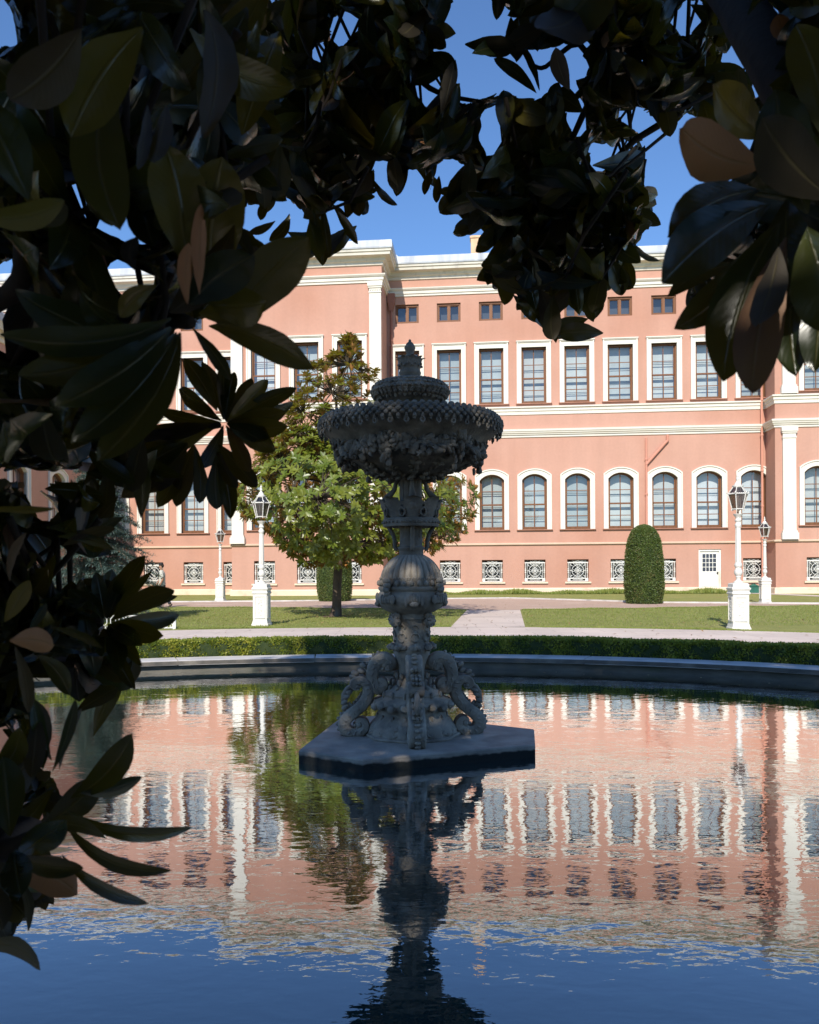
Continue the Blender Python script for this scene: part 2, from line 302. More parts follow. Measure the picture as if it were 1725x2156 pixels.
def mesh_np(name, V, Fq, m, parent=None, rnd=None, uv=None, smooth=False):
    me = bpy.data.meshes.new(name); V = np.asarray(V, np.float32); Fq = np.asarray(Fq, np.int32)
    me.vertices.add(len(V)); me.vertices.foreach_set('co', V.ravel())
    nf, k = Fq.shape; me.loops.add(nf*k); me.loops.foreach_set('vertex_index', Fq.ravel())
    me.polygons.add(nf); me.polygons.foreach_set('loop_start', np.arange(0, nf*k, k, dtype=np.int32)); me.polygons.foreach_set('loop_total', np.full(nf, k, np.int32))
    if smooth: me.polygons.foreach_set('use_smooth', np.ones(nf, bool))
    me.update(calc_edges=True)
    if rnd is not None:
        a = me.attributes.new('rnd', 'FLOAT', 'POINT'); a.data.foreach_set('value', np.asarray(rnd, np.float32))
    if uv is not None:
        l = me.uv_layers.new(name='UVMap'); l.data.foreach_set('uv', np.asarray(uv, np.float32)[Fq.ravel()].ravel())
    me.materials.append(m); o = bpy.data.objects.new(name, me); COL.objects.link(o)
    if parent: o.parent = parent
    return o
def norm(a): return a / np.maximum(np.linalg.norm(a, axis=1, keepdims=True), 1e-9)
def cards(C, D, Nn, L, W, fold=.15, rnd=None, droop=0.0, shaped=False):
    """folded leaf cards: 6 verts, 2 quads each. C base, D direction, Nn normal"""
    C = np.asarray(C, float); D = norm(np.asarray(D, float)); Nn = np.asarray(Nn, float)
    A = norm(np.cross(D, Nn)); Nn = np.cross(A, D); n = len(C)
    L = np.broadcast_to(np.asarray(L, float), (n,))[:, None]; W = np.broadcast_to(np.asarray(W, float), (n,))[:, None]
    b = C; t = C + D*L - Nn*L*droop; m = C + D*L*.55 - Nn*L*droop*.25
    l = m + A*W/2 + Nn*W*fold; r = m - A*W/2 + Nn*W*fold
    if shaped:
        m1 = C + D*L*.30 - Nn*L*droop*.08; m2 = C + D*L*.70 - Nn*L*droop*.5
        f1 = A*W*.40; f2 = A*W*.46; up = Nn*W*fold*.85
        V = np.stack([b, m1+f1+up, m2+f2+up, t, m2-f2+up, m1-f1+up, m1, m2], 1).reshape(-1, 3); i = np.arange(n)[:, None]*8
        Fq = np.concatenate([i + np.array([q]) for q in ([1, 2, 7, 6], [6, 7, 4, 5], [0, 1, 6, 5], [2, 3, 4, 7])], 0)
        return V, Fq, np.repeat(rnd if rnd is not None else NR.rand(n), 8)
    V = np.stack([b, l, t, r, m], 1).reshape(-1, 3); i = np.arange(n)[:, None]*5
    Fq = np.concatenate([i + np.array([[0, 1, 2, 4]]), i + np.array([[0, 4, 2, 3]])], 0)
    rn = np.repeat(rnd if rnd is not None else NR.rand(n), 5)
    return V, Fq, rn
def randunit(n): return norm(NR.normal(size=(n, 3)))
# ================================================================== SETTING
PCX, PCY, PA, PB = -.7, 7.03, 8.0, 5.5
WZ = -.12
def ell_ring(n, off, a=None, b=None):
    A, B = (a or PA) + off, (b or PB) + off
    return [(PCX + A*math.cos(2*PI*k/n), PCY + B*math.sin(2*PI*k/n)) for k in range(n)]
def annulus(name, r0, r1, z, m, n=160, **kw):
    vs = [(x, y, z) for x, y in r0] + [(x, y, z) for x, y in r1]
    mb = MB().add(vs, [(i, n+i, n+(i+1) % n, (i+1) % n) for i in range(n)])
    return tag(mb.build(name, m), kind='structure', **kw)
far = [(PCX + 600*math.cos(2*PI*k/160), PCY + 600*math.sin(2*PI*k/160)) for k in range(160)]
annulus('lawn', ell_ring(160, .30), far, 0.0, M['lawn'])
annulus('front_path', ell_ring(160, .85), ell_ring(160, 0, 16, 13.1), 0.004, M['paving'])
annulus('pool_floor', ell_ring(160, -7.9, 8, 8), ell_ring(160, .2), -.75, M['soil'])
# cross path
tag(MB().add([(1.0, 19.9, .008), (2.84, 19.9, .008), (3.95, 28.9, .008), (2.06, 28.9, .008)], [(0, 1, 2, 3)]).build('cross_path', M['paving']), kind='structure')
gfar = [(-40, 38), (-10.9, 38), (-5.8, 38.2), (-1, 39.3), (2, 40.2), (5.0, 40.6), (7.5, 37.6), (10.6, 33.8), (16, 31.9), (45, 31.9)]
gnear = [(-40, 33.5), (-9.4, 32.6), (-5, 31.4), (-2, 30.3), (2.0, 28.6), (4.0, 28.6), (6, 28.9), (9.3, 29.5), (15.4, 30.5), (45, 31.0)]
vs = [(x, y, .012) for x, y in gfar] + [(x, y, .012) for x, y in gnear]; n = len(gfar)
tag(MB().add(vs, [(i, n+i, n+i+1, i+1) for i in range(n-1)]).build('gravel_path', M['gravel']), kind='structure')
kb = MB()
for i in range(n-1):
    (x0, y0), (x1, y1) = gfar[i], gfar[i+1]; d = Vector((x1-x0, y1-y0)).normalized(); nn = Vector((-d.y, d.x))*.16
    kb.add([(x0, y0, 0), (x1, y1, 0), (x1+nn.x, y1+nn.y, 0), (x0+nn.x, y0+nn.y, 0), (x0, y0, .07), (x1, y1, .07), (x1+nn.x, y1+nn.y, .07), (x0+nn.x, y0+nn.y, .07)],
           [(4, 5, 6, 7), (0, 1, 5, 4), (1, 2, 6, 5), (2, 3, 7, 6), (3, 0, 4, 7)])
tag(kb.build('kerb_strip', M['kerb']), kind='structure')
tag(MB().add([(19.3, 49, .01), (20.6, 49, .01), (23.3, 33, .01), (21.9, 33, .01)], [(3, 2, 1, 0)][::-1]).build('door_path', M['paving']), kind='structure')
# water
tag(MB().prism(ell_ring(160, .02), WZ - .002, WZ).build('pool_water', M['water']), kind='structure')
# pool rim: wall + coping stones, as a thing
rim = empty('pool_rim', (0, 0, 0), label='low grey stone kerb curving round the far side of the pool', cat='kerb')
n = 160; a0 = ell_ring(n, .0); a1 = ell_ring(n, .12)
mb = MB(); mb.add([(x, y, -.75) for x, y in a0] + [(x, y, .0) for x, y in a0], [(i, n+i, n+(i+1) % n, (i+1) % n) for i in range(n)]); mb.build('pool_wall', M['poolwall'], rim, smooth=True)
# coping stones, each a bevelled segment
nseg = 24
cop = MB()
for sgi in range(nseg):
    e0, e1 = 2*PI*(sgi + .37)/nseg, 2*PI*(sgi + 1.37)/nseg; e0 += .0012; e1 -= .0012; K = 8
    dz = random.uniform(-.003, .003)
    prof = [(-.085, .0), (-.085, .055), (-.078, .066), (-.065, .07), (.42, .07), (.43, .06), (.43, .0)]
    vs = []
    for k in range(K+1):
        a = e0 + (e1-e0)*k/K
        for (o, z) in prof:
            vs.append((PCX + (PA+o)*math.cos(a), PCY + (PB+o)*math.sin(a), z + dz))
    P = len(prof); fs = [(k*P+i, k*P+(i+1) % P, (k+1)*P+(i+1) % P, (k+1)*P+i) for k in range(K) for i in range(P)]
    fs += [tuple(range(P))[::-1], tuple(K*P+i for i in range(P))]
    cop.add(vs, fs)
cop.build('coping', M['kerb'], rim)
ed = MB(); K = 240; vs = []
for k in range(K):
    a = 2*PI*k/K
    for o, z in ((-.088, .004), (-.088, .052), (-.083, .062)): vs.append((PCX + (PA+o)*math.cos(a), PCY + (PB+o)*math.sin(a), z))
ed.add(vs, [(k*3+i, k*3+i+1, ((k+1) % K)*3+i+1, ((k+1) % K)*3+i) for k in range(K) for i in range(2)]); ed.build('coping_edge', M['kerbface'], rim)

# hedge
hedge = empty('box_hedge', (0, 0, 0), label='low clipped box hedge curving behind the far kerb of the pool', cat='hedge')
def hz(a): return .315 + .018*mnoise.noise(Vector((math.cos(a)*9, math.sin(a)*9, 3))) + .01*mnoise.noise(Vector((math.cos(a)*40, math.sin(a)*40, 7)))
mb = MB(); K = 320; vs = []
prof = [(.47, .0), (.455, .12), (.455, .26), (.48, .305), (.66, .32), (.85, .305), (.885, .24), (.87, 0)]
for k in range(K):
    a = 2*PI*k/K; h = hz(a)/.315
    for (o, z) in prof:
        o2 = o + .012*mnoise.noise(Vector((a*30, z*9, o)))
        vs.append((PCX + (PA+o2)*math.cos(a), PCY + (PB+o2)*math.sin(a), z*h*.93))
P = len(prof); mb.add(vs, [(k*P+i, ((k+1) % K)*P+i, ((k+1) % K)*P+i+1, k*P+i+1) for k in range(K) for i in range(P-1)])
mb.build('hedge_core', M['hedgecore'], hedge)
n = 78000; a = R(8) + NR.rand(n)*R(164); top = NR.rand(n) < .42
lump = np.array([hz(x)/.315 for x in a])
off = np.where(top, .46 + NR.rand(n)*.42, .455 + .03*NR.rand(n)); z = np.where(top, .288 + .022*NR.rand(n), .01 + .30*NR.rand(n))
off += .014*np.sin(a*170)*np.sin(z*20) + .01*np.sin(a*61+1)
z = z*lump
C = np.stack([PCX + (PA+off)*np.cos(a), PCY + (PB+off)*np.sin(a), z], 1)
Nrm = np.where(top[:, None], np.array([[0, 0, 1.]]), -np.stack([np.cos(a), np.sin(a), 0*a], 1)) + randunit(n)*.55
D = randunit(n) + np.array([[0, 0, .7]]) + Nrm*.5
cl = np.clip(.5 + .35*np.sin(a*90)*np.cos(a*37) + .25*NR.normal(size=n), 0, 1)
V, Fq, rn = cards(C, D, Nrm, .026 + .020*NR.rand(n), .020 + .012*NR.rand(n), .2, cl)
mesh_np('foliage', V, Fq, M['hedge'], hedge, rn)

# ================================================================== PALACE
PHI = math.atan(.095)
pal = empty('palace', (0, 50, 0), -PHI, label='long salmon pink palace with white window surrounds behind the lawns', cat='building')
PLAN = [(-34, 0), (-10.45, 0), (-10.45, -2.6), (-1.3, -2.6), (-1.3, 0), (21.3, 0), (21.3, -1.6), (36, -1.6)]
M['sand'] = mat('sand_trim', (.62, .46, .33), (.56, .41, .30), 1.5, .85, .2, 20)
def sweep(profile, path, closed_prof=False):
    n = len(path); offs = []
    for i, p in enumerate(path):
        p = Vector(p)
        def rn_(d): return Vector((d.y, -d.x))
        ds = []
        if i > 0: ds.append((p - Vector(path[i-1])).normalized())
        if i < n-1: ds.append((Vector(path[i+1]) - p).normalized())
        if len(ds) == 1: m = rn_(ds[0])
        else:
            n1, n2 = rn_(ds[0]), rn_(ds[1]); m = (n1 + n2) / (1 + n1.dot(n2))
        offs.append(m)
    P = len(profile); vs = []
    for i, p in enumerate(path):
        for (o, z) in profile: vs.append((p[0] + offs[i].x*o, p[1] + offs[i].y*o, z))
    fs = [(i*P+k, (i+1)*P+k, (i+1)*P+k+1, i*P+k+1) for i in range(n-1) for k in range(P-1)]
    return vs, fs
def band(name, prof, m, path=PLAN):
    vs, fs = sweep(prof, path); return MB().add(vs, fs).build(name, m, pal)
band('stone_base', [(0, -.3), (.09, -.3), (.09, .30), (.05, .35), (0, .36)], M['cream'])
band('string_course', [(0, 2.95), (.05, 2.96), (.05, 2.98), (.11, 3.0), (.11, 3.06), (.03, 3.10), (0, 3.11)], M['sand'])
band('lower_band', [(0, 9.54), (.06, 9.55), (.07, 9.68), (.13, 9.69), (.14, 9.74), (.20, 9.80), (.20, 9.84), (.25, 9.90), (.26, 10.0), (.0, 10.06)], M['white'])
band('upper_band', [(0, 10.92), (.05, 10.93), (.06, 11.10), (.11, 11.14), (.12, 11.28), (.2, 11.33), (.2, 11.41), (.0, 11.45)], M['white'])
band('frieze_band', [(0, 18.42), (.06, 18.43), (.07, 18.56), (.12, 18.57), (.13, 18.74), (.18, 18.76), (.24, 18.84), (.25, 18.90), (.0, 18.94)], M['white'])
band('cornice', [(0, 19.44), (.08, 19.46), (.10, 19.62), (.20, 19.66), (.26, 19.80), (.30, 19.84), (.52, 19.86), (.56, 19.88), (.58, 20.02), (.64, 20.06), (.66, 20.22), (.0, 20.34)], M['cornice'])
WING = [(-34, -15), (-20.3, -15), (-20.3, 0)]
band('stone_base', [(0, -.3), (.09, -.3), (.09, .30), (.05, .35), (0, .36)], M['cream'], WING)
band('string_course', [(0, 2.92), (.10, 2.94), (.10, 2.97), (.14, 3.0), (.14, 3.07), (.03, 3.10), (0, 3.11)], M['cream'], WING)
band('lower_band', [(0, 9.54), (.06, 9.55), (.07, 9.68), (.13, 9.69), (.14, 9.74), (.20, 9.80), (.25, 9.90), (.26, 10.0), (.0, 10.06)], M['white'], WING)
band('cornice', [(0, 13.4), (.08, 13.42), (.10, 13.62), (.20, 13.66), (.30, 13.84), (.52, 13.86), (.58, 14.02), (.66, 14.22), (.0, 14.34)], M['cornice'], WING)
vs, fs = sweep([(.60, 14.2), (.70, 14.22), (.70, 14.62), (.66, 14.68), (-3.0, 15.0)], WING); MB().add(vs, fs).build('roof', M['lead'], pal)
vs, fs = sweep([(.60, 20.18), (.70, 20.20), (.72, 20.28), (.70, 20.62), (.66, 20.68), (-1.0, 20.82)], PLAN); MB().add(vs, fs).build('roof', M['lead'], pal)
roof = [o for o in pal.children if o.name.startswith('roof')][-1]
rb = MB(); rb.box(-34, 36, 1.0, 14, 19.6, 20.8); rb.box(-9.4, -2.3, -1.6, 1.0, 19.6, 20.8); rb.box(22.3, 36, -.6, 1.0, 19.6, 20.8); rb.build('roof_deck', M['lead'], roof)
h = MB(); h.add([(-9, 0, 20.8), (-.4, 0, 20.8), (-.4, 9, 20.8), (-9, 9, 20.8), (-7.6, 2.4, 21.7), (-1.1, 1.2, 21.75), (-1.1, 7, 21.75), (-7.6, 7, 21.7)], [(0, 1, 5, 4), (1, 2, 6, 5), (2, 3, 7, 6), (3, 0, 4, 7), (4, 5, 6, 7)]); h.build('roof_hip', M['lead'], roof)
for (u, v, w_, zt) in ((4.2, 3, .68, 23.3), (14.4, 3, .40, 22.1), (14.95, 3, .40, 22.1), (25.3, 2, .6, 22.4)):
    c = MB(); c.box(u-w_/2, u+w_/2, v, v+.7, 20.5, zt-.18); c.box(u-w_/2-.06, u+w_/2+.06, v-.06, v+.76, zt-.18, zt-.06); c.box(u-w_/2+.03, u+w_/2-.03, v+.03, v+.67, zt-.06, zt); c.build('chimney', M['chim'], roof)

# openings per storey
LOW = dict(zb=3.92, zt=7.31, w=1.50); UP = dict(zb=11.62, zt=15.05, w=1.50); SM = dict(zb=16.77, zt=17.94, w=1.46); BA = dict(zb=.72, zt=2.08, w=1.28)
K9 = [-.06 + 2.585*k for k in range(9)]
segs = {  # (p0,p1): list of centres measured from p0 for every storey
}
def wall_seg(p0, p1, ops, th=.55, ztop=19.6):
    """vertical wall with rectangular openings ops=(c,w,zb,zt) with reveals"""
    p0 = Vector(p0); p1 = Vector(p1); L = (p1-p0).length; d = (p1-p0)/L; nn = Vector((d.y, -d.x))
    xs = sorted({0, L, *[c-w/2 for c, w, _, _ in ops], *[c+w/2 for c, w, _, _ in ops]}); zs = sorted({-.3, ztop, *[b for *_, b, t in ops], *[t for *_, t in ops]})
    mb = MB()
    def P(x, z, y=0): q = p0 + d*x - nn*y; return (q.x, q.y, z)
    for i in range(len(xs)-1):
        for j in range(len(zs)-1):
            xm, zm = (xs[i]+xs[i+1])/2, (zs[j]+zs[j+1])/2
            if any(abs(xm-c) < w/2 and b < zm < t for c, w, b, t in ops): continue
            mb.add([P(xs[i], zs[j]), P(xs[i+1], zs[j]), P(xs[i+1], zs[j+1]), P(xs[i], zs[j+1])], [(0, 1, 2, 3)])
    for c, w, b, t in ops:
        a, e = c-w/2, c+w/2
        for (x0, z0, x1, z1) in ((a, b, a, t), (e, t, e, b), (a, t, e, t), (e, b, a, b)):
            mb.add([P(x0, z0), P(x1, z1), P(x1, z1, th), P(x0, z0, th)], [(0, 1, 2, 3)])
    return mb
# ---- window prototypes, origin at opening bottom centre, outward = -y
def arch_pts(w, zs, zt, n=9, extra=0.0):
    hw = w/2; pts = [(-hw, -extra)]; rise = zt-zs; Rr = (hw*hw + rise*rise)/(2*rise); cz = zt-Rr; a = math.asin(hw/Rr)
    for k in range(n+1):
        t = -a + 2*a*k/n; pts.append((Rr*math.sin(t), cz + Rr*math.cos(t)))
    pts.append((hw, -extra)); return pts
def rect_pts(w, zt, extra=0.0, n=9):
    hw = w/2; pts = [(-hw, -extra)] + [(-hw + w*k/n, zt) for k in range(n+1)] + [(hw, -extra)]; return pts
def make_window(arch, H):
    win = None
    w = 1.50
    if arch:
        inner = arch_pts(w, H-.36, H); outer = arch_pts(2.07, H-.05, H+.33); o2 = arch_pts(1.93, H-.10, H+.26); o3 = arch_pts(1.96, H-.09, H+.275)
        fo = arch_pts(w+.02, H-.35, H+.0); fi = arch_pts(w-.16, H-.44, H-.09)
    else:
        inner = rect_pts(w, H); outer = rect_pts(2.07, H+.36); o2 = rect_pts(1.90, H+.28); o3 = rect_pts(1.94, H+.30)
        fo = rect_pts(w+.02, H+.0); fi = rect_pts(w-.16, H-.10)
    sur = MB(); sur.ring(outer, o2, -.11, .02); sur.ring(o3, inner, -.06, .34)
    if not arch: sur.box(-1.07, 1.07, -.15, -.0, H+.33, H+.39)
    win = sur.build('window', M['white'], pal)
    MB().box(-1.09, 1.09, -.14, .0, -.05, -.005).build('sill', M['sillm'], win)
    fr = MB(); fr.ring(fo, fi, .16, .36); fr.box(-.75, .75, .17, .36, 0, .17)
    mid = H*.455
    fr.box(-.68, .68, .19, .31, mid-.045, mid+.045)
    for x0, x1 in ((-.67, -.62), (.62, .67)): fr.box(x0, x1, .19, .26, .1, mid)
    fr.box(-.67, -.61, .25, .31, mid, H-.40 if arch else H-.1); fr.box(.61, .67, .25, .31, mid, H-.40 if arch else H-.1)
    fr.box(-.026, .026, .205, .235, .1, mid-.045); fr.box(-.026, .026, .265, .295, mid+.045, H-.095)
    hz_ = (mid+.1)/2; fr.box(-.62, .62, .208, .232, hz_-.022, hz_+.022)
    hz2 = mid + (H-mid)*.45; fr.box(-.61, .61, .268, .292, hz2-.022, hz2+.022)
    fr.build('frame', M['brown'], win)
    MB().add([(-.68, .22, .05), (.68, .22, .05), (.68, .22, mid), (-.68, .22, mid)], [(0, 1, 2, 3)]).add([(-.68, .28, mid), (.68, .28, mid), (.68, .28, H-.02), (-.68, .28, H-.02)], [(0, 1, 2, 3)]).build('pane', M['glass'], win)
    MB().add([(-.9, .62, -.1), (.9, .62, -.1), (.9, .62, H+.2), (-.9, .62, H+.2)], [(0, 1, 2, 3)]).build('blind', M['blind'], win)
    bl = MB()
    H_ = H
    for zz in ((mid-.22, .010), (hz_-.18, .013), (hz_-.09, .010), (hz2-.12, .010), (hz2-.23, .013)): bl.box(-.9, .9, .60, .615, zz[0], zz[0]+zz[1]*2)
    bl.build('blind_fold', M['blindline'], win)
    return win
wA = make_window(True, LOW['zt']-LOW['zb']); wB = make_window(False, UP['zt']-UP['zb'])
def make_small():
    H = SM['zt']-SM['zb']; f = MB(); hw = .73
    f.ring([(-hw, 0), (hw, 0), (hw, H), (-hw, H)], [(-hw+.10, .10), (hw-.10, .10), (hw-.10, H-.12), (-hw+.10, H-.12)], .10, .30)
    f.box(-.05, .05, .12, .28, .1, H-.12)
    for s in (-1, 1):
        x0, x1 = (s*.05, s*.63) if s > 0 else (s*.63, s*.05)
        f.ring([(x0, .1), (x1, .1), (x1, H-.12), (x0, H-.12)], [(x0+.05, .15), (x1-.05, .15), (x1-.05, H-.17), (x0+.05, H-.17)], .15, .25)
    o = f.build('attic_window', M['brown'], pal)
    MB().add([(-.66, .21, .1), (.66, .21, .1), (.66, .21, H-.12), (-.66, .21, H-.12)], [(0, 1, 2, 3)]).build('pane', M['glass'], o)
    MB().add([(-.74, .6, 0), (.74, .6, 0), (.74, .6, H), (-.74, .6, H)], [(0, 1, 2, 3)]).build('room', mat('attic_room', (.07, .075, .085)), o)
    return o
wS = make_small()
def make_grille():
    H = BA['zt']-BA['zb']; f = MB(); f.box(-.78, .78, -.10, .0, -.10, .0)
    o = f.build('basement_window', M['cream'], pal)
    g = MB(); y = .10; cz = .62; r = .015
    def T(pts, rr=r, closed=False): g.tube([(x, y, z) for x, z in pts], rr, 4, closed)
    def C(cx, cz_, rad, rr=r, a0=0, a1=360, n=16): T([(cx + rad*math.cos(R(a0 + (a1-a0)*k/n)), cz_ + rad*math.sin(R(a0+(a1-a0)*k/n))) for k in range(n+1)], rr)
    g.box(-.62, .62, y-.025, y+.025, 1.14, 1.20); g.box(-.62, -.45, y-.03, y+.03, .02, .22); g.box(.45, .62, y-.03, y+.03, .02, .22)
    g.box(-.45, .45, y-.02, y+.02, .02, .06); g.box(-.45, .45, y-.02, y+.02, .18, .22)
    for s in (-1, 1):
        T([(s*.47, .2), (s*.47, 1.16)]); T([(s*.57, .2), (s*.57, 1.16)], .022)
        for dz in (-.1, .0, .1): g.ell((s*.57, y, cz+dz+.06), (.05, .02, .035), 6, 4)
        T([(s*.47, cz+.06), (s*.36, cz+.06)], .02)
        C(s*.27, cz+.06, .07, .013, 90, 90+s*300)
        for t in (-1, 1):
            C(s*.34, cz+.06+t*.37, .085, .013, 180 if s > 0 else 0, (180 if s > 0 else 0)-s*t*290); T([(s*.34-.0, cz+.06+t*.455), (s*.22, cz+.06+t*.43), (s*.14, cz+.06+t*.31)], .014)
            T([(s*.34, cz+.06+t*.28), (s*.43, cz+.06+t*.36)], .012)
            T([(s*.02, cz+.06+t*.2), (s*.14, cz+.06+t*.31), (s*.05, cz+.06+t*.42)], .013)
            C(s*.10, cz+.06+t*.45, .045, .012)
    C(0, cz+.06, .35, .017, n=22); C(0, cz+.06, .17, .016, n=16); C(0, cz+.06, .04, .02, n=8)
    for k in range(8): a = PI*k/4; T([(.05*math.cos(a), cz+.06+.05*math.sin(a)), (.155*math.cos(a), cz+.06+.155*math.sin(a))], .018)
    for t in (-1, 1): T([(0, cz+.06+t*.17), (0, cz+.06+t*.47)], .014)
    T([(-.3, 1.25), (-.12, 1.22), (0, 1.27), (.12, 1.22), (.3, 1.25)], .012); T([(-.3, .12), (0, .12), (.3, .12)], .018)
    g.build('grille', M['grille'], o)
    MB().ring([(-.64, 0), (.64, 0), (.64, H), (-.64, H)], [(-.56, .07), (.56, .07), (.56, H-.07), (-.56, H-.07)], .3, .4).build('frame', M['brown'], o)
    MB().add([(-.6, .36, 0), (.6, .36, 0), (.6, .36, H), (-.6, .36, H)], [(0, 1, 2, 3)]).build('pane', M['glass'], o)
    MB().add([(-.64, .54, 0), (.64, .54, 0), (.64, .54, H), (-.64, .54, H)], [(0, 1, 2, 3)]).build('room', M['dark'], o)
    return o
wG = make_grille()
used = {}
def place(proto, u, v, z, rz=0):
    if proto.name not in used: used[proto.name] = 1; proto.location = (u, v, z); proto.rotation_euler = (0, 0, rz); return proto
    return copy_tree(proto, pal, (u, v, z), rz)
def run(p0, p1, cents, low=True, up=True, small=True, base=True, skip_base=(), rz=0):
    p0v = Vector(p0); d = (Vector(p1)-p0v).normalized(); ops = []
    for i, c in enumerate(cents):
        q = p0v + d*c
        if low: place(wA, q.x, q.y, LOW['zb'], rz); ops.append((c, 1.5, LOW['zb'], LOW['zt']))
        if up: place(wB, q.x, q.y, UP['zb'], rz); ops.append((c, 1.5, UP['zb'], UP['zt']))
        if small: place(wS, q.x, q.y, SM['zb'], rz); ops.append((c, SM['w'], SM['zb'], SM['zt']))
        if base and i not in skip_base: place(wG, q.x, q.y, BA['zb'], rz); ops.append((c, BA['w'], BA['zb'], BA['zt']))
    return ops
BL = [mat('blind_tone', c, tuple(x*.88 for x in c), 1.5, .8) for c in ((.70, .73, .70), (.58, .63, .62), (.78, .80, .80), (.48, .53, .52), (.66, .66, .62))]
W = MB()
def addwall(p0, p1, ops, ztop=19.6):
    m = wall_seg(p0, p1, ops, ztop=ztop); W.add(m.v, m.f)
addwall(WING[1], WING[2], run(WING[1], WING[2], [2.5, 6.5, 10.5], small=False, up=False, rz=R(90)), 13.6)
PLAN = [0] + PLAN
addwall(PLAN[1], PLAN[2], run(PLAN[1], PLAN[2], [34-19.02, 34-16.42, 34-13.8, 34-11.2]))
addwall(PLAN[2], PLAN[3], [])
addwall(PLAN[3], PLAN[4], run(PLAN[3], PLAN[4], [10.45-8.45, 10.45-5.84, 10.45-3.23], small=False))
addwall(PLAN[4], PLAN[5], [])
opsr = run(PLAN[5], PLAN[6], [1.3+u for u in K9], skip_base=(7,)); DU = 1.3+K9[7]+.02
opsr.append((DU, 1.30, .14, 2.62)); addwall(PLAN[5], PLAN[6], opsr)
addwall(PLAN[6], PLAN[7], [])
addwall(PLAN[7], PLAN[8], run(PLAN[7], PLAN[8], [2.35, 4.95, 7.55, 10.15], small=False))
W.add([(-34, -15, -.3), (-20.3, -15, -.3), (-20.3, -15, 13.6), (-34, -15, 13.6)], [(0, 1, 2, 3)]); W.box(-34, -33.9, -15, 14, -.3, 19.6); W.box(-33.9, -20.95, -.3, -.2, -.3, 13.5); W.box(-34, 36, 13.9, 14, -.3, 19.7); W.box(35.9, 36.0, -1.6, 13.9, -.3, 19.7)
W.box(-21, 36, 1.2, 1.3, -.3, 19.65)
W.build('wall', M['pink'], pal)
vr = random.Random(3); bmesh_var = {}
for o in [x for x in bpy.data.objects if x.name.startswith('blind') and not x.name.startswith('blind_fold')]:
    key = (o.data.name.split('.v')[0], vr.randrange(5))
    if key not in bmesh_var: me = o.data.copy(); me.name = key[0] + '.v'; me.materials[0] = BL[key[1]]; bmesh_var[key] = me
    o.data = bmesh_var[key]; o.location.z = 0
for o in [x for x in bpy.data.objects if x.name.startswith('blind_fold')]: o.location.z = vr.uniform(-.22, .12)
for o in [x for x in bpy.data.objects if x.name.startswith('pane') and x.parent and x.parent.name.startswith('window')]: o.rotation_euler = (R(vr.uniform(-.5, .5)), 0, R(vr.uniform(-.6, .6)))
# pilasters
def pil(u, v, w_, tier):
    z0, z1 = (3.11, 9.54) if tier == 0 else (11.45, 18.42)
    m = MB(); hw = w_/2; y = v
    m.box(u-hw-.10, u+hw+.10, y-.26, y+.02, z0, z0+.38); m.box(u-hw-.05, u+hw+.05, y-.21, y+.02, z0+.38, z0+.50)
    m.box(u-hw, u+hw, y-.15, y+.02, z0+.50, z1-.62)
    m.box(u-hw-.03, u+hw+.03, y-.19, y+.02, z1-.62, z1-.55); m.box(u-hw, u+hw, y-.16, y+.02, z1-.55, z1-.34)
    m.box(u-hw-.05, u+hw+.05, y-.21, y+.02, z1-.34, z1-.24); m.box(u-hw-.09, u+hw+.09, y-.25, y+.02, z1-.24, z1)
    for k in range(5):
        if tier: m.ell((u-hw+.08+k*(w_-.16)/4, y-.17, z1-.44), (.05, .035, .07), 6, 4)
    m.build('pilaster', M['white'], pal)
for t in (0, 1):
    pil(-1.68, -2.6, .70, t); pil(-10.05, -2.6, .70, t); pil(22.05, -1.6, .72, t); pil(34, -1.6, .72, t)
# drainpipes
def pipe(u, v, z0=0.3, z1=17.6, hopper=True):
    m = MB(); m.tube([(u, v, z0), (u, v, z1)], .07, 8)
    for z in np.arange(z0+.6, z1, 2.1): m.lathe([(.085, z), (.095, z+.03), (.095, z+.09), (.085, z+.12)], 8, (u, v))
    if hopper: m.add([(u-.24, v-.2, z1+.95), (u+.24, v-.2, z1+.95), (u+.24, v+.15, z1+.95), (u-.24, v+.15, z1+.95), (u-.22, v-.18, z1+.4), (u+.22, v-.18, z1+.4), (u+.22, v+.15, z1+.4), (u-.22, v+.15, z1+.4), (u-.08, v-.08, z1-.1), (u+.08, v-.08, z1-.1), (u+.08, v+.08, z1-.1), (u-.08, v+.08, z1-.1)],
            [(0, 1, 2, 3), (0, 4, 5, 1), (1, 5, 6, 2), (3, 7, 4, 0), (2, 6, 7, 3), (4, 8, 9, 5), (5, 9, 10, 6), (6, 10, 11, 7), (7, 11, 8, 4)])
    return m
M['pipe'] = mat('painted_pipe', (.36, .16, .11), (.30, .13, .09), 2, .6)
pipe(-1.02, -.18).build('drainpipe', M['pipe'], pal); pipe(21.05, -.16, .3, 17.6).build('drainpipe', mat('pink_pipe', (.58, .27, .19)), pal)
m = pipe(14.35, -.13, 3.2, 9.35, False); m.tube([(14.35, -.13, 7.75), (15.45, -.13, 9.0), (15.6, -.13, 9.15), (15.6, -.13, 9.5)], .085, 8); m.build('drainpipe', mat('pink_pipe2', (.57, .26, .185)), pal)
